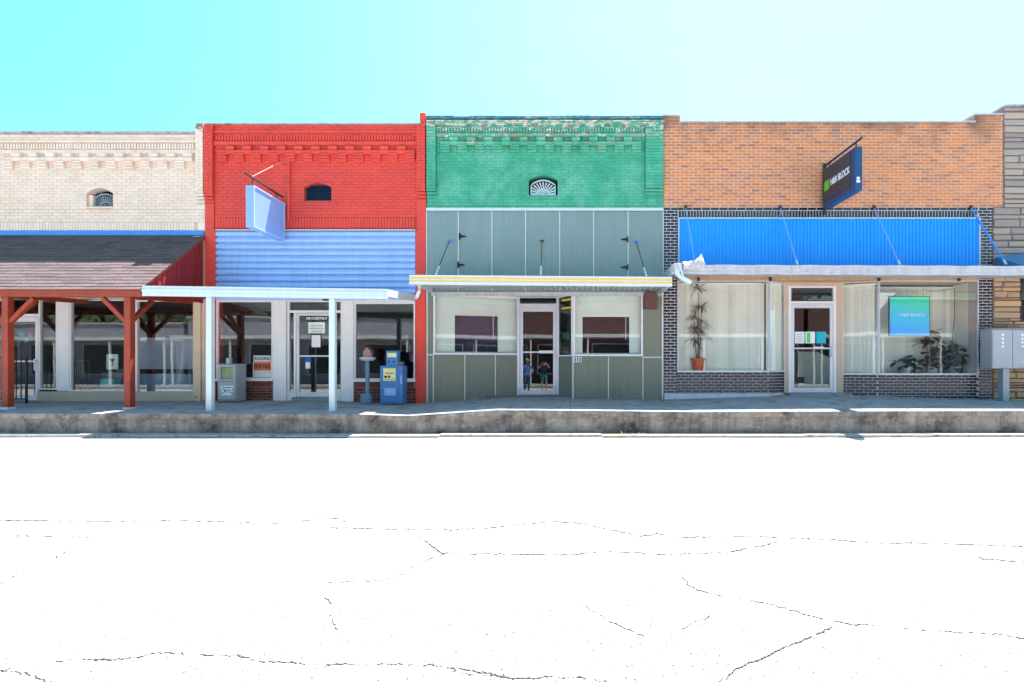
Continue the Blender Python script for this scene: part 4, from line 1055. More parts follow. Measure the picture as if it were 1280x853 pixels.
for i in range(5): u = X(995, -yr) - E0[0]; flat('print_line', 'sign_face_grey', d, E0, E1, u, u + W(8, -yr), Z(418.6 + i*2.2, -yr), Z(418.2 + i*2.2, -yr), .0255, .001)
flat('sticker', 'ink_black', d, E0, E1, X(996, -yr) - E0[0], X(1005, -yr) - E0[0], Z(481, -yr), Z(471.5, -yr), .022)
flat('sticker', 'paper', d, E0, E1, X(997, -yr) - E0[0], X(1004.5, -yr) - E0[0], Z(481, -yr), Z(479.5, -yr), .0255)
MB().box(A2[0] - .02, B0[0] + .02, yr - .42, yr + .08, .31, zd - .008).build('landing', 'concrete', b)
MB(DL, DR).box(0, Ld, -.05, .09, zd - .06, zd - .004).build('threshold', 'aluminium', b)
MB().box(X(847), X(1222), .0, .8, hd + .005, hd + .03).build('recess_soffit', 'tan_trim', b)
shell(b, x0, X(1241), Z(172), zd - .02)
MB().box(X(1241) - .15, x1, .31, 8, Z(300), Z(172)).build('side_wall', 'room', b)
# vertical blinds behind the glass
vb = MB(); vb.box(-.02, .044, -.0015, .0015, 0, 1)
def blinds(P0, P1, z0, z1, step=.088, skip=None, n=-.22):
    L = (Vector(P1) - Vector(P0)).length; u = (Vector(P1) - Vector(P0)).normalized(); nn = Vector((u.y, -u.x)); ang = math.atan2(u.y, u.x)
    q = MB(); q.box(-.046, .046, -.0015, .0015, z0, z1); me = q.mesh('blind_slat', m='blind')
    x = .05; rn = random.Random(2)
    while x < L - .02:
        pq = Vector(P0) + u * x + nn * n; inst('blind_slat', me, (pq.x, pq.y, 0), b, (0, 0, ang - R(20) + rn.gauss(0, .05))); x += step
    MB(P0, P1).box(.02, L - .02, n - .03, n + .03, z1 + .002, z1 + .05).build('blind_rail', 'blind', b)
blinds(A0, A1, zs + .01, hd - .07); blinds(A1, (A2[0] + .06, A2[1] + .0375), zs + .01, hd - .07, n=-.07)
blinds(B0, B1, zs2 + .01, hd - .09, n=-.15); blinds(B1, (X(1240), 0), zs2 + .01, hd - .09, n=-.75)
blinds((X(948), 0), (X(992), 0), zs + .01, hd - .07, n=-.72)
MB().box(X(1222.6), X(1222.6) + .02, .06, .78, zs2 - .01, hd).build('window_return', 'blind', b)
MB().box(X(847), X(961), .0, .45, zs - .03, zs - .01).build('window_shelf', 'blind', b); MB().box(X(1098), X(1222), .0, .75, zs2 - .03, zs2 - .01).build('window_shelf', 'blind', b)

ct = thing('reflection_patch', (X(1014, -.9), .95, zd - .02), 'pale counter added as a reflection in the lower pane of orange shop door', 'patch')  # pale block added behind the glass to stand in for the door's bright reflection
e = MB(); e.prism([(X(996, -.9), zd - .02), (X(1040, -.9), zd - .02), (X(1040, -.9), Z(449, -.9)), (X(1022, -.9), Z(440, -.9)), (X(998, -.9), Z(440, -.9))], 'y', .9, 1.4); e.build('front', 'blind', ct)
MB().box(X(994, -.88), X(1023, -.88), .86, 1.42, Z(440, -.9) + .002, Z(440, -.9) + .035).build('patch_top', 'tan_wood', ct, bevel=.005)
# -- canopy with torn gutter
cs_ = 1.35
cn = thing('ribbed_canopy', (X(1050), 0, Z(335)), 'weathered white metal canopy hung on rods over orange brick shop', 'canopy')
xl, xr = X(839.5, cs_), X(1420, cs_); wl, wr = X(826.5), X(1340)
zl, zr = Z(331.3, cs_), Z(333.5, cs_)
canopy(cn, xl + .02, xr - .02, wl, wr, zl - .08, zr - .08, .13, cs_, .2, 'old_white_metal', 'old_white_metal', rib=.15)
for (d0, d1, o_, m_) in ((0, .05, .02, 'old_white_metal'), (.051, .15, .004, 'old_white_metal'), (.151, .20, .018, 'old_white_metal')):
    e = MB(); n = 40; rn = random.Random(6); pr_ = None
    for i in range(n):
        def q(j): 
            f_ = j / n; return xl + (xr - xl) * f_, zl + (zr - zl) * f_ + .006 * math.sin(j * 1.7)
        (xa, za), (xb, zb) = q(i), q(i + 1)
        e.hexa([(xa, -cs_ - o_, za - d1), (xb, -cs_ - o_, zb - d1), (xb, -cs_ + .04, zb - d1), (xa, -cs_ + .04, za - d1), (xa, -cs_ - o_, za - d0), (xb, -cs_ - o_, zb - d0), (xb, -cs_ + .04, zb - d0), (xa, -cs_ + .04, za - d0)])
    e.build('fascia_strip', m_, cn)
e = MB(); e.hexa([(xl, -cs_ + .041, zl - .2), (xl + .02, -cs_ + .041, zl - .2), (wl + .02, -.055, zl - .18), (wl, -.055, zl - .18), (xl, -cs_ + .041, zl - .003), (xl + .02, -cs_ + .041, zl - .003), (wl + .02, -.055, zl + .01), (wl, -.055, zl + .01)])
e.build('side_fascia', 'old_white_metal', cn)
for (pa, pb) in ((857, 869), (975, 997), (1092, 1125), (1213, 1258)):
    a = Vector((X(pa), -.01, Z(260))); c = Vector((X(pb, 1.0), -1.0, Z(331, 1.0)))
    MB().tube([a, c], .012 if pa < 1200 else .02, 6).build('tie_rod', 'pale_sign' if pa < 1200 else 'blue_flashing', cn)
    MB().tube([a.lerp(c, .93), c], .022, 6).build('rod_end', 'white_metal', cn)
    MB().box(a.x - .03, a.x + .03, -.04, -.004, a.z - .04, a.z + .05).build('anchor_plate', 'dark_rod', cn)
for q in (872.5, 962, 1097, 1196.5): MB().box(X(q) - .02, X(q) + .02, -.09, -.022, Z(352), Z(347)).build('bracket', 'dark_rod', cn)
cr = MB(); rn = random.Random(21); nx, nz = 9, 5; xa, xb = X(853.5, 1.39), X(880, 1.39)
prof = [0, .02, .01, .04, .03, .07, .12, .20, .10]
for i in range(nx):
    for j in range(nz):
        t = j / (nz - 1); h = (.05 + prof[i]) * t
        cr.v.append((xa + (xb - xa) * i / (nx - 1) + rn.uniform(-.012, .012), -1.375 - .05 * math.sin(3 * t + i) * .5 - .06 * t * (1 - t) * 4 + rn.uniform(-.015, .015), zl - .11 + h + .11 * t + rn.uniform(-.008, .008)))
for i in range(nx - 1):
    for j in range(nz - 1): k = i*nz + j; cr.f.append((k, k + nz, k + nz + 1, k + 1))
cro = cr.build('torn_gutter', 'old_white_metal', cn); so = cro.modifiers.new('thickness', 'SOLIDIFY'); so.thickness = .008
MB().box(X(846, 1.39) - .07, X(846, 1.39) + .10, -1.45, -1.372, zl - .17, zl + .02).build('gutter_end', 'old_white_metal', cn, bevel=.01)
MB().tube([(X(845, 1.39), -1.40, zl - .12), (X(847, 1.39), -1.41, zl - .22), (X(853, 1.39), -1.40, zl - .30), (X(864, 1.39), -1.35, zl - .385)], .055, 10).build('downspout', 'white_metal', cn, smooth=False)
MB().tube([(X(864.1, 1.39), -1.348, zl - .386), (X(864.6, 1.39), -1.346, zl - .389)], .048, 10).build('spout_mouth', 'black_metal', cn)
MB().tube([(X(848, 1.39), -1.46, zl + .0), (X(853, 1.39), -1.47, zl - .27)], .016, 6).build('strap', 'white_metal', cn)

# -- projecting lit-box sign
sg = thing('projecting_sign', (X(1028), 0, Z(230)), 'dark projecting sign with green square and white lettering on orange brick', 'sign')
xs_ = X(1030.5); th = .08; y_n, y_f = -1.44, -.08
zt, zb = HC + (457 - 180.5) * 10.95 / 640, HC + (457 - 236) * 10.95 / 640
bo = MB().box(xs_ - th, xs_ + th, y_n, y_f, zb, zt).build('sign_box', 'sign_blue', sg, bevel=.01)
fx = xs_ - th - .003
MB().box(fx - .006, fx, y_n + .16, y_f, zb + .14, zt - .03).build('face', 'sign_face_grey', bo)
MB().box(xs_ + th + .001, xs_ + th + .008, y_n + .16, y_f, zb + .14, zt - .03).build('face', 'sign_face_grey', bo)
H = zt - zb
MB().box(fx - .010, fx - .0065, y_f - .31, y_f - .10, zb + H*.42, zb + H*.66).build('green_square', 'sign_green', bo)
text('lettering', 'H&R BLOCK', .21, 'ink_white', bo, (fx - .009, y_f - .77, zb + H*.545), rot=(R(90), 0, R(-90)), width=.80, bold=.004)
MB().box(xs_ - .045, xs_ + .015, y_n - .004, y_n - .001, zb + .24, zb + .29).build('end_mark', 'ink_white', bo)
MB().box(xs_ - .050, xs_ + .025, y_n - .004, y_n - .001, zb + .17, zb + .225).build('end_mark', 'ink_white', bo)
MB().tube([(xs_ - .01, -.02, zt + .12), (xs_ - .01, -1.56, zt + .13)], .025).build('arm', 'navy', sg)
MB().tube([(xs_ - .01, -.03, zt + .17), (xs_ - .01, -.03, zb - .1)], .04).build('wall_pole', 'dark_rod', sg)
for yy in (-.25, -1.36): MB().tube([(xs_ - .01, yy, zt - .01), (xs_ - .01, yy, zt + .12)], .014, 6).build('hanger', 'navy', sg)

# ================================================================== STONE BUILDING
b = thing('stone_building', (X(1300), 0, .55), 'rough coursed stone building at the right edge', 'building')
x0, x1 = X(1241.6), X(1640); top = Z(134)
wn = (X(1275), X(1380), Z(402), Z(344.4))
def stonework(rects, holes, seed, m='stone'):
    rn = random.Random(seed)
    for (xa, xb, za, zb) in rects:
        z = zb
        while z > za + .02:
            h = min(rn.choice((.10, .12, .15, .17, .21) if m == 'stone' else (.06, .08, .10, .13, .16)), z - za); x = xa
            while x < xb - .01:
                l = rn.uniform(.35, 1.0) if m == 'stone' else rn.uniform(.18, .6); xe = min(x + l, xb); xe = xb if xb - xe < .18 else xe
                if not any(x < H_[1] and xe > H_[0] and z - h < H_[3] and z > H_[2] for H_ in holes):
                    yv = -rn.uniform(.0, .035); q = MB(); c = rn.uniform(.006, .012)
                    j4 = [rn.uniform(-.012, .004) for _ in range(4)]; v = [(x + .006, .03, z - h + .006 - j4[0]), (xe - .006, .03, z - h + .006 - j4[1]), (xe - .006, .03, z - .006 + j4[2]), (x + .006, .03, z - .006 + j4[3])]
                    vf = [(x + .006 + c, yv + rn.uniform(-.016, .016), z - h + .006 + c - j4[0]), (xe - .006 - c, yv + rn.uniform(-.016, .016), z - h + .006 + c - j4[1]), (xe - .006 - c, yv + rn.uniform(-.016, .016), z - .006 - c + j4[2]), (x + .006 + c, yv + rn.uniform(-.016, .016), z - .006 - c + j4[3])]
                    mid = (((x + xe)/2) + rn.uniform(-.05, .05), yv - .008, z - h/2)
                    q.add(vf + v + [mid], [(0, 1, 8), (1, 2, 8), (2, 3, 8), (3, 0, 8), (4, 5, 1, 0), (5, 6, 2, 1), (6, 7, 3, 2), (7, 4, 0, 3)])
                    q.build('stone', m, b)
                x = xe
            z -= h
core(b, 'wall', [(X(1254.6), x1, Z(259.5), top), (x0, x1, .3, Z(259.6))], [wn], 'stone_mortar', y0=.012)
stonework([(X(1254.6), X(1420), Z(260), top), (x0, X(1420), Z(344), Z(260))], [], 4)
stonework([(x0, wn[0], wn[2], Z(344.2)), (wn[1], X(1420), wn[2], Z(344.2)), (x0, X(1420), .45, wn[2])], [], 5, m='tan_stone')
MB().box(X(1254.4), x1, -.04, .34, top + .003, top + .05).build('coping', 'grey_coping', b, bevel=.006)
window(b, (wn[0], .06), (wn[1], .06), wn[2], wn[3], .05, 'navy', 'dark_glass', mull=(.95,))
MB().box(x0 + .1, x1 - .1, .31, 8, Z(165), Z(163)).build('roof', 'room', b); MB().box(x0 + .16, x1 - .1, 2.0, 2.1, 0, Z(165)).build('inner_wall', 'room', b); MB().box(x1 - .1, x1, .31, 8, 0, Z(165)).build('side_wall', 'room', b)
MB().box(x0 + .1, x1 - .1, 8.01, 8.2, 0, Z(165)).build('back_wall', 'room', b)
aw = thing('sloped_awning', (X(1260), 0, Z(318)), 'blue-grey sloped awning on the stone wall behind the canopy edge', 'awning')
e = MB(); xa = X(1242.5); xm = X(1278); xb = X(1400); za_, zb_ = Z(326), Z(312)
e.add([(xa, -.035, Z(322)), (xm, -.035, Z(317)), (xb, -.035, Z(317)), (xa, -.85, Z(333, .85)), (xb, -.85, Z(333, .85)), (xa, -.035, Z(333)), (xb, -.035, Z(333))], [(0, 3, 4, 2, 1), (0, 5, 3), (3, 5, 6, 4), (2, 4, 6), (0, 1, 2, 6, 5)])
e.build('canvas', 'teal_awning', aw)
MB().box(xa, xb, -.87, -.852, Z(337, .85), Z(333, .85)).build('valance', 'teal_awning', aw)

# ================================================================== THINGS ON THE SIDEWALK
# -- grey newspaper box
s_ = .55; xa, xb = X(272, s_), X(296, s_); zb = zf(xa) * .8 + zk(xa) * .2; yf = -s_
nb_ = thing('newspaper_box', ((xa + xb)/2, -s_ + .2, zb), 'grey metal newspaper box beside the left post of the white canopy', 'newspaper box')
zt = Z(455, s_); w_ = xb - xa
body = MB(); body.frame_box(xa, xb, zb + .03, zt, .012, yf, yf + .36); body.box(xa + .012, xb - .012, yf + .03, yf + .36, zb + .042, zt - .012)
body.build('body', 'newsbox_grey', nb_, bevel=.006)
dr = MB(); zm = zb + .03 + (zt - zb) * .50
dr.frame_box(xa + .02, xb - .02, zm + .01, zt - .02, .06, yf - .012, yf + .028); dd = dr.build('door', 'newsbox_grey', nb_, bevel=.004)
MB().box(xa + .08, xb - .08, yf + .004, yf + .01, zm + .07, zt - .08).build('pane', 'dark_glass', dd)
MB().box(xa + .09, xb - .09, yf + .012, yf + .02, zm + .08, zt - .09).build('newspaper', 'yellow_paper', nb_)
MB().box(xa + .02, xb - .02, yf - .010, yf + .028, zb + .07, zm).build('lower_panel', 'newsbox_grey', nb_, bevel=.004)
lp = MB(); rn = random.Random(8)
cx, cz = (xa + xb)/2, (zb + .07 + zm)/2 + .02
for (u0, v0, u1, v1) in ((-.13, .08, -.10, -.06), (-.13, .08, -.03, .05), (-.05, .07, -.08, -.04), (-.06, .09, .14, .08), (.0, .05, -.02, -.06), (.0, .05, .06, -.05), (.05, .02, -.02, .0), (.06, .06, .13, -.05), (.13, .07, .06, -.06), (-.07, -.07, .08, -.085), (-.12, -.11, .13, -.11)):
    dx, dz = u1 - u0, v1 - v0; l = math.hypot(dx, dz); nx, nz = -dz/l*.011, dx/l*.011
    lp.prism([(cx+u0-nx, cz+v0-nz), (cx+u1-nx, cz+v1-nz), (cx+u1+nx, cz+v1+nz), (cx+u0+nx, cz+v0+nz)], 'y', yf - .0135 - rn.uniform(0, .001), yf - .0105)
lp.build('logo', 'ink_white', nb_)
e = MB()
for (u0, v0, u1, v1) in ((-.11, .055, .12, .055), (-.115, .0, .11, -.02), (-.03, .03, -.045, -.05)):
    dx, dz = u1 - u0, v1 - v0; l = math.hypot(dx, dz); nx, nz = -dz/l*.006, dx/l*.006
    e.prism([(cx+u0-nx, cz+v0-nz), (cx+u1-nx, cz+v1-nz), (cx+u1+nx, cz+v1+nz), (cx+u0+nx, cz+v0+nz)], 'y', yf - .0155, yf - .0148)
e.build('logo_lines', 'navy', nb_)
MB().box(xa + .18, xa + .27, yf + .02, yf + .12, zt + .001, zt + .14).build('coin_box', 'newsbox_grey', nb_, bevel=.006)
MB().box(xa + .01, xb - .01, yf + .02, yf + .34, zb - .02, zb + .03).build('base', 'mailbox_dark', nb_)
# -- blue newspaper box
s_ = .55; xa, xb = X(475, s_), X(503.5, s_); zb = zf(xa) * .8 + zk(xa) * .2
nb_ = thing('newspaper_box', ((xa + xb)/2, -s_ + .2, zb), 'blue newspaper box with yellow cards, beside the red pier', 'newspaper box')
zt = Z(457.5, s_); yf = -s_
MB().box(xa, xb - .0, yf, yf + .34, zb + .01, zt).build('body', 'newsbox_blue', nb_, bevel=.01)
dr = MB().box(xa + .03, xb - .10, yf - .014, yf - .001, zb + .05, zt - .03).build('door', 'newsbox_blue', nb_, bevel=.004)
MB().box(xa + .085, xa + .085 + .285, yf - .020, yf - .0145, zt - .35, zt - .06).build('card', 'yellow_paper', dr)
for (dz, dx0, dx1, h_) in ((.10, .05, .24, .02), (.17, .02, .09, .05), (.17, .11, .16, .05), (.25, .02, .26, .008)):
    MB().box(xa + .085 + dx0, xa + .085 + dx1, yf - .022, yf - .0205, zt - .06 - dz - h_, zt - .06 - dz).build('print_mark', 'ink_black', dr)
MB().box(xa + .11, xa + .37, yf - .020, yf - .0145, zb + .21, zb + .38).build('plate', 'newsbox_plate', dr)
MB().box(xb - .06, xb - .02, yf - .012, yf - .001, zt - .42, zt - .22).build('latch', 'pale_sign', nb_)
cb = MB().box(xa + .13, xa + .40, yf + .03, yf + .25, zt + .001, zt + .35).build('coin_box', 'newsbox_blue', nb_, bevel=.008)
MB().box(xa + .165, xa + .375, yf + .024, yf + .0295, zt + .20, zt + .30).build('card', 'yellow_paper', cb)
for q in (.19, .31): MB().tube([(xa + q, yf + .029, zt + .09), (xa + q, yf + .012, zt + .09)], .02, 10).build('knob', 'navy', cb)
MB().box(xb - .17, xb - .02, yf + .04, yf + .2, zt + .001, zt + .10).build('side_lamp', 'mailbox_dark', nb_, bevel=.01)
for q in (.04, .40):
    MB().box(xa + q, xa + q + .07, yf + .02, yf + .32, zb - .02, zb + .0105).build('foot', 'mailbox_dark', nb_)
# -- post with tray and little house
s_ = .45; cx = X(459.5, s_); cy = -s_; zb = zf(cx) * .83 + zk(cx) * .17
pp = thing('tray_post', (cx, cy, zb), 'blue-grey post with tray and small pitched house, left of blue newspaper box', 'post')
MB().lathe(cx - .03, cy, [(.135, zb - .01), (.145, zb + .04), (.135, zb + .22), (.12, zb + .235), (.045, zb + .24)]).build('base', 'blue_grey', pp, smooth=False)
MB().lathe(cx, cy, [(.052, zb + .24), (.05, zb + .55), (.056, zb + .56), (.05, zb + .57), (.045, zb + 1.06)]).build('pole', 'blue_grey', pp)
zt = Z(448, s_)
MB().lathe(cx, cy, [(.05, zb + 1.05), (.13, zt - .06), (.175, zt - .02), (.18, zt + .02), (.165, zt + .025), (.15, zt - .005)]).build('tray', 'old_white_metal', pp)
e = MB(); e.prism([(cx - .08, zt + .0), (cx + .10, zt + .0), (cx + .10, zt + .16), (cx + .01, zt + .26), (cx - .08, zt + .16)], 'y', cy - .07, cy + .08)
e.build('house', 'pink_house', pp)
e = MB()
for q in (-1, 1):
    e.prism([(cx + .01, zt + .262), (cx + .01, zt + .285), (cx + .01 + q*.125, zt + .155), (cx + .01 + q*.115, zt + .14)], 'y', cy - .09, cy + .10)
e.build('house_roof', 'rust', pp)
# -- cluster mailbox
s_ = .62; xa = X(1240, s_); xb = xa + .92; zt, zb = Z(412, s_), Z(461, s_); yf = -s_
mb_ = thing('cluster_mailbox', ((xa + xb)/2, -s_ + .2, zf(xa) * .8 + zk(xa) * .2), 'grey cluster mailbox on a post before the stone wall', 'mailbox')
MB().box(xa, xb, yf, yf + .34, zb, zt).build('cabinet', 'mailbox', mb_, bevel=.01)
MB().prism([(yf - .01, zt + .002), (yf + .36, zt + .002), (yf + .34, zt + .03), (yf + .02, zt + .03)], 'x', xa - .012, xb + .012).build('cap', 'mailbox', mb_)
colw = .46
for c_ in range(2):
    u0 = xa + .012 + c_ * (colw - .004)
    if c_ == 0:
        rows = [(zb + .03, zt - .03)]
    else: rows = [(zb + .03, zb + (zt - zb)*.52), (zb + (zt - zb)*.53, zt - .03)]
    for (za, zc) in rows:
        dq = MB().box(u0 + .006, u0 + colw - .012, yf - .012, yf - .001, za, zc).build('door', 'mailbox', mb_, bevel=.003)
        MB().tube([(u0 + .22, yf - .012, (za + zc)/2 - .1), (u0 + .22, yf - .022, (za + zc)/2 - .1)], .016, 10).build('lock', 'aluminium', dq)
    for i in range(4): MB().box(u0 + .20, u0 + .25, yf - .017, yf - .0125, zt - .15 - i*.09, zt - .10 - i*.09).build('label', 'paper', mb_)
xp = X(1258, s_ - .1)
MB().box(xp - .075, xp + .075, yf + .1, yf + .25, zf(xp) * .8 + zk(xp) * .2 - .03, zb - .002).build('pedestal', 'mailbox', mb_, bevel=.008)

# ================================================================== THINGS IN THE ORANGE SHOP'S WINDOWS
def blade(mb, base, d, L, w, droop, n=5):
    d = Vector(d).normalized(); side = d.cross(Vector((0, 0, 1)))
    side = side.normalized() if side.length > .05 else Vector((1, 0, 0)); p = Vector(base); k = len(mb.v)
    for i in range(n):
        t = i / (n - 1); ww = w * (math.sin(math.pi * min(.98, .18 + .8*t))) * .5
        mb.v.append(tuple(p - side*ww)); mb.v.append(tuple(p + side*ww))
        d = (d + Vector((0, 0, -droop / n))).normalized(); p = p + d * L / (n - 1)
    for i in range(n - 1): mb.f.append((k + 2*i, k + 2*i + 1, k + 2*i + 3, k + 2*i + 2))
def single(parent, m, *a):
    q = MB(); blade(q, *a); return q.build('leaf', m, parent)
y_ = .13; cx = X(872.3, -y_); zb = zs - .008
pt_ = thing('potted_plant', (cx, y_, zb), 'tall spindly plant in terracotta pot behind the left window of orange shop', 'plant')
MB().lathe(cx, y_, [(.125, zb), (.165, zb + .27), (.185, zb + .275), (.185, zb + .33), (.165, zb + .33), (.155, zb + .29)]).build('pot', 'terracotta', pt_)
MB().lathe(cx, y_, [(.15, zb + .285), (.15, zb + .30)]).build('soil', 'soil', pt_)
rn = random.Random(31)
for (dx, h_) in ((-.07, 1.05), (.02, 1.75), (.08, 1.3)):
    MB().tube([(cx + dx*.4, y_, zb + .29), (cx + dx, y_ + .02, zb + .29 + h_*.5), (cx + dx*1.3, y_, zb + .29 + h_)], [.014, .011, .007], 6).build('stem', 'stem', pt_)
    for kk in range(3):
        zz = zb + .29 + h_ * (.45 + .27 * kk) if kk < 2 else zb + .29 + h_
        for i in range(15):
            a = rn.uniform(0, 6.283); single(pt_, 'leaf_dull', (cx + dx*1.1, y_, zz), (math.cos(a), math.sin(a)*.35, rn.uniform(-.3, 1.1)), rn.uniform(.20, .38), .045, rn.uniform(1.2, 2.6))
def bush(name, px, y, zbase, hgt, spread, nleaf, seed, label, lw=.16, pot=True):
    cx = X(px, -y); t = thing(name, (cx, y, zbase), label, 'plant', None); rn = random.Random(seed)
    MB().lathe(cx, y, [(.09, zbase), (.125, zbase + .16), (.135, zbase + .165), (.135, zbase + .19), (.11, zbase + .19)], 16).build('pot', 'white_base', t)
    for i in range(nleaf):
        tt = rn.random(); a = rn.uniform(0, 6.283); h = zbase + .16 + hgt * tt
        r_ = spread * (.35 + .65 * math.sin(math.pi * (.15 + .8 * tt))) * rn.uniform(.2, 1)
        p = (cx + math.cos(a) * r_, y + math.sin(a) * r_ * .35, h)
        if i % 6 == 0: MB().tube([(cx, y, zbase + .15), ((cx + p[0])/2, y, (zbase + .2 + h)/2 + .03), p], .006, 5).build('stem', 'stem', t)
        single(t, 'leaf_dark', p, (math.cos(a), math.sin(a)*.5 - .3, rn.uniform(-.3, .6)), rn.uniform(.16, .26), lw, rn.uniform(.8, 2.0))
    return t
zb = zs2 - .008
bush('potted_plant', 1134, .40, zb, .30, .30, 38, 41, 'low broad-leaved plant at the left of the window plant group')
bush('potted_plant', 1166, .45, zb, .95, .34, 90, 42, 'tallest dark leafy plant under the blue-green hanging poster')
bush('potted_plant', 1194, .40, zb, .62, .24, 52, 43, 'dark leafy plant nearest the black brick pier in the window')
# hanging blue-green poster panel
P_ = thing('hanging_poster', (X(1136), .10, Z(371)), 'blue-green lettered poster panel hanging in the right window of orange shop', 'poster')
s0 = -.12
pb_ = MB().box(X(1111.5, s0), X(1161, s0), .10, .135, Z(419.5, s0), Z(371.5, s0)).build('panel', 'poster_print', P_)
fr = MB().frame_box(X(1111.5, s0) - .012, X(1161, s0) + .012, Z(419.5, s0) - .012, Z(371.5, s0) + .012, .0115, .095, .14).build('frame', 'navy', P_)
text('lettering', 'H&R BLOCK', .10, 'ink_white', pb_, (X(1140, s0), .097, Z(394, s0)), width=W(31), bold=-.0005)
MB().tube([(X(1154, s0), .12, Z(371, s0) + .01), (X(1154, s0), .12, Z(361, s0)), (X(1160, s0), .12, Z(363.5, s0)), (X(1172, s0), .12, Z(364, s0)), (X(1193, s0), .12, Z(361, s0))], .006, 5).build('wire', 'black_metal', P_)
MB().tube([(X(1193, s0), .12, Z(360, s0)), (X(1193, s0), .12, Z(398, s0)), (X(1190, s0), .12, Z(432, s0))], .007, 5).build('cord', 'black_metal', P_)
tag(MB().prism([(X(1099.5, -.16), Z(365)), (X(1120, -.16), Z(365)), (X(1099.5, -.16), Z(386))], 'y', .15, .165).build('corner_card', 'paper'), 'white triangular card beside the blue-green poster', 'card')

# ================================================================== WEEDS
def weed(px, py, zz, n, h, seed, label, spread=.15):
    d_ = F * (HC - zz) / (py - VY); x = (px - VX) * d_ / F; y = d_ - D; rn = random.Random(seed); q = MB()
    for i in range(n):
        a = rn.uniform(0, 6.283); bx, by = x + rn.gauss(0, spread), y + rn.gauss(0, .02)
        blade(q, (bx, by, zz), (math.cos(a)*.8, math.sin(a)*.6, rn.uniform(.3, 1)), h * rn.uniform(.5, 1.3), .012, rn.uniform(.5, 2.0), 4)
    tag(q.build('weed_clump', 'weed'), label, 'weeds')
weed(789, 546.3, .005, 170, .12, 1, 'bright yellow-green weeds in the gutter before the number 111 shop', .17)
weed(766, 547.0, .005, 90, .09, 2, 'thin pale weeds at the left end of the gutter weeds', .12)
weed(838, 504.5, zf(X(838)) * .8 + zk(X(838)) * .2 + .003, 26, .05, 3, 'small weeds in the pavement joint beside the black brick pier', .06)
weed(1143, 506.5, zf(X(1143)) * .65 + zk(X(1143)) * .35 + .003, 40, .05, 4, 'dark weeds in the pavement under the right window', .10)

# ================================================================== ACROSS THE STREET (seen in the glass)
struct(MB().box(-120, 120, -22, -16.4, -.2, .15).build('far_sidewalk', 'concrete'))
def far_block(xa, xb, h, m, label, canopy_z=3.1, y=-20.5):
    t = thing('brick_building' if m == 'far_brick' else 'sided_building', ((xa + xb)/2, y, .15), label, 'building')
    MB().box(xa, xb, y - 9, y, .1, h).build('wall', m, t); MB().box(xa - .05, xb + .05, y - 9.1, y + .08, h + .003, h + .12).build('coping', 'grey_coping', t)
    n = max(2, int((xb - xa) / 3.2)); wv = (xb - xa) / n
    for i in range(n):
        a = xa + wv*i + .35; c = xa + wv*(i + 1) - .35
        fr_ = MB().frame_box(a, c, .75, 2.75, .06, y + .002, y + .06).build('window', 'far_white', t); MB().box(a + .06, c - .06, y + .004, y + .02, .81, 2.69).build('pane', 'far_dark', fr_)
    e = MB(); e.box(xa, xb, y + .001, y + 1.6, canopy_z, canopy_z + .2); e.build('canopy', 'far_white', t)
    for i in range(n + 1):
        xx = min(max(xa + wv*i, xa + .1), xb - .1); MB().box(xx - .05, xx + .05, y + 1.45, y + 1.55, .1, canopy_z - .002).build('post', 'far_white', t)
far_block(-9, 16, 6.4, 'far_brick', 'long brown brick building across the street, mirrored in the shop glass')
far_block(-24, -9.3, 4.4, 'far_siding', 'low grey sided building across the street, mirrored in the left windows', 3.0)
far_block(-62, -24.3, 4.0, 'far_siding', 'long low grey building across the street at the far left', 2.9)
far_block(34.3, 60, 4.8, 'far_brick', 'low brick building across the street at the far right', 3.0)
hl = MB(); rn = random.Random(77); n = 60; ridge = [(-260 + 520*i/n, 15 + 6*math.sin(i*.35) + 3*math.sin(i*.9 + 1) + rn.uniform(-1, 1)) for i in range(n + 1)]
for (xa, ha), (xb, hb) in zip(ridge, ridge[1:]):
    hl.add([(xa, -48, -.5), (xb, -48, -.5), (xb, -75, hb*.62), (xa, -75, ha*.62), (xa, -120, ha), (xb, -120, hb)], [(0, 1, 2, 3), (3, 2, 5, 4)])
struct(hl.build('hill', 'leaf_far'))
far_block(16.3, 34, 5.6, 'far_brick', 'shorter brown brick building across the street, mirrored at the right')
def tree(x, y, h, r_, seed, label):
    t = thing('tree', (x, y, 0), label, 'tree', 'trees on the rise across the street'); rn = random.Random(seed)
    tr = MB().tube([(x, y, -.1), (x + .1, y, h*.3), (x - .1, y + .1, h*.6)], [.3, .22, .1], 8)
    for i in range(5):
        a = rn.uniform(0, 6.283); tr.tube([(x, y, h*.35 + i*.3), (x + math.cos(a)*r_*.6, y + math.sin(a)*r_*.6, h*.55 + i*.4)], [.1, .03], 6)
    tr.build('trunk', 'bark', t)
    cr = MB()
    for i in range(1500):
        v = Vector((rn.gauss(0, 1), rn.gauss(0, 1), rn.gauss(0, 1))).normalized() * rn.random() ** .4
        p = Vector((x + v.x*r_*(1 + .25*math.sin(3*v.z + seed)), y + v.y*r_, h*.64 + v.z*h*.36)); s = rn.uniform(.12, .3)
        a = Vector((rn.gauss(0, 1), rn.gauss(0, 1), rn.gauss(0, 1))).normalized(); c = a.cross(Vector((.3, .5, .8))).normalized()
        cr.add([p - a*s, p + c*s*.6, p + a*s, p - c*s*.6], [(0, 1, 2, 3)])
    cr.build('crown', 'leaf_far', t)
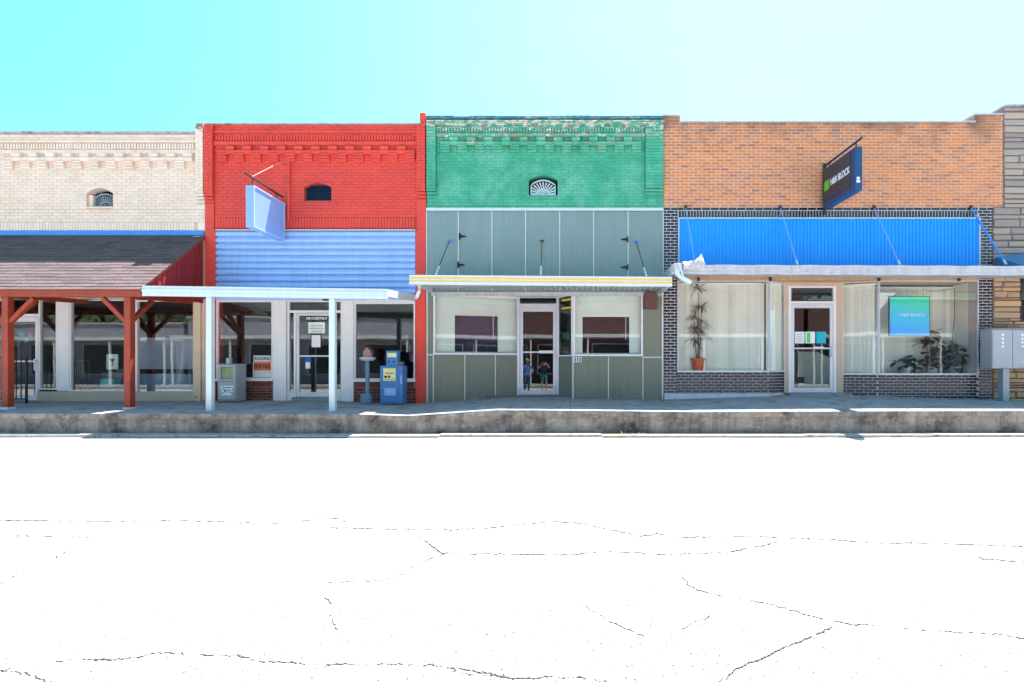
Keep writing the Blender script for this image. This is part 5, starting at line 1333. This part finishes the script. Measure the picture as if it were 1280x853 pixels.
for i, (x, y, h, r_) in enumerate(((-64, -37, 12, 5), (-54, -36, 11, 5), (-45, -38, 13, 5), (-36, -36, 11, 4.5), (-28, -38, 13, 5), (-19, -36, 12, 5), (-10, -37, 14, 5), (0, -36, 12, 5), (10, -38, 13, 5), (20, -36, 12, 5), (30, -37, 13, 5))):
    tree(x, y, h, r_, i + 60, 'leafy green tree rising behind the buildings across the street')

# -- the two people mirrored in the door of the green shop
def person(name, x, y, face, joints, label, top_m, low_m, skin_low, hair_m, hscale=1.0, extra=None):
    t = thing(name, (x, y, 0), label, 'person')
    V_, E_, Rr = [], [], []
    def v(p, r): V_.append(Vector(p)); Rr.append(r); return len(V_) - 1
    idx = {k: v(p, r) for k, (p, r) in joints['v'].items()}
    me = bpy.data.meshes.new('body'); me.from_pydata(V_, [(idx[a], idx[c]) for a, c in joints['e']], [])
    o = bpy.data.objects.new('body', me); COL.objects.link(o); o.parent = t; o.rotation_euler = (0, 0, face)
    sk_ = o.modifiers.new('skin', 'SKIN'); 
    for i, sv in enumerate(me.skin_vertices[0].data): sv.radius = Rr[i]; sv.use_root = (i == idx['pelvis'])
    sb = o.modifiers.new('sub', 'SUBSURF'); sb.levels = 2; sb.render_levels = 2
    dg = bpy.context.evaluated_depsgraph_get(); dg.update(); m2 = bpy.data.meshes.new_from_object(o.evaluated_get(dg)); o.modifiers.clear(); o.data = m2
    m2.materials.clear()
    for q in ('skin', top_m, low_m, hair_m, 'ink_black'): m2.materials.append(M[q])
    for p in m2.polygons:
        p.use_smooth = True; c = p.center
        p.material_index = joints['mat'](c)
    for part_name, fn in (extra or {}).items():
        q, m_ = fn(); oo = bpy.data.objects.new(part_name, q.mesh(part_name, m=m_)); COL.objects.link(oo); oo.parent = t; oo.rotation_euler = (0, 0, face)
    return t
def stand(arm_l, arm_r, lean=0.0):
    V = {'pelvis': ((0, 0, .86), (.15, .11)), 'waist': ((0, lean*.3, 1.0), (.125, .095)), 'chest': ((0, lean*.7, 1.18), (.15, .11)), 'should': ((0, lean*.9, 1.31), (.10, .08)),
         'neck': ((0, lean, 1.40), (.05, .05)), 'jaw': ((0, lean + .015, 1.47), (.068, .08)), 'head': ((0, lean + .01, 1.55), (.078, .095)), 'crown': ((0, lean, 1.62), (.055, .065))}
    E = [('pelvis', 'waist'), ('waist', 'chest'), ('chest', 'should'), ('should', 'neck'), ('neck', 'jaw'), ('jaw', 'head'), ('head', 'crown')]
    for s, nm, arm in ((-1, 'l', arm_l), (1, 'r', arm_r)):
        V['hip'+nm] = ((s*.09, 0, .80), (.095, .10)); V['knee'+nm] = ((s*.10, .02, .45), (.06, .065)); V['calf'+nm] = ((s*.10, -.01, .30), (.052, .058)); V['ankle'+nm] = ((s*.10, -.02, .08), (.036, .04)); V['toe'+nm] = ((s*.115, .13, .03), (.04, .028))
        E += [('pelvis', 'hip'+nm), ('hip'+nm, 'knee'+nm), ('knee'+nm, 'calf'+nm), ('calf'+nm, 'ankle'+nm), ('ankle'+nm, 'toe'+nm)]
        V['sh'+nm] = ((s*.17, lean*.9, 1.29), (.06, .06)); V['el'+nm] = (arm[0], (.042, .042)); V['wr'+nm] = (arm[1], (.03, .027)); 
        E += [('should', 'sh'+nm), ('sh'+nm, 'el'+nm), ('el'+nm, 'wr'+nm)]
        w0 = Vector(arm[1]); dd = (w0 - Vector(arm[0])).normalized(); V['palm'+nm] = (tuple(w0 + dd*.06), (.036, .022)); E.append(('wr'+nm, 'palm'+nm))
        sd = dd.cross(Vector((0, 1, .2))).normalized()
        for i in range(4):
            bse = w0 + dd*.085 + sd*(.026 - .017*i); V[f'f{nm}{i}'] = (tuple(bse), (.0095, .0095)); V[f'g{nm}{i}'] = (tuple(bse + dd*(.05 + .012*(i in (1, 2))) + Vector((0, .02, 0))), (.008, .008)); E += [('palm'+nm, f'f{nm}{i}'), (f'f{nm}{i}', f'g{nm}{i}')]
        V['th'+nm] = (tuple(w0 + dd*.04 + sd*.05), (.011, .011)); E.append(('wr'+nm, 'th'+nm))
    return V, E
def mat_photog(c):
    if c.z > 1.56 or (c.z > 1.38 and c.y < -.035): return 3
    if c.z > 1.37: return 0
    if abs(c.x) > .185 and c.z > .95: return 0
    if c.z > .93: return 1
    if c.z > .50: return 2
    return 4 if c.z < .09 else 0
V1, E1_ = stand(((-.30, .14, 1.20), (-.09, .26, 1.47)), ((.31, .14, 1.22), (.10, .26, 1.48)))
def cam_part():
    q = MB(); q.box(-.07, .07, .25, .32, 1.50, 1.60); q.box(-.03, .03, .255, .315, 1.60, 1.63); q.tube([(0, .32, 1.55), (0, .42, 1.55)], .036, 12); return q, 'ink_black'
person('person', -.83, -13.1, 0, {'v': V1, 'e': E1_, 'mat': mat_photog}, 'person in dark top and teal shorts raising a camera, mirrored in green shop door', 'navy_cloth', 'teal_cloth', True, 'hair', extra={'camera': cam_part})
def mat_blue(c):
    if c.z > 1.57 or (c.z > 1.42 and c.y < -.03): return 3
    if c.z > 1.37: return 0
    if abs(c.x) > .27 and c.z > .9 and c.z < 1.2: return 0
    if c.z > .9: return 1
    return 2 if c.z > .09 else 4
V2, E2_ = stand(((-.26, -.02, 1.05), (-.28, .08, .82)), ((.36, -.04, 1.12), (.20, .10, .95)))
def cap_part():
    q = MB(); q.lathe(0, .005, [(.108, 1.58), (.11, 1.62), (.085, 1.67), (.03, 1.69)], 14); q.box(-.07, .07, .08, .19, 1.585, 1.60); return q, 'cap_cloth'
person('person', -1.62, -11.6, R(-30), {'v': V2, 'e': E2_, 'mat': mat_blue}, 'person in light blue shirt and cap, hand on hip, mirrored in green shop door', 'blue_cloth', 'jean_cloth', False, 'hair', extra={'cap': cap_part})
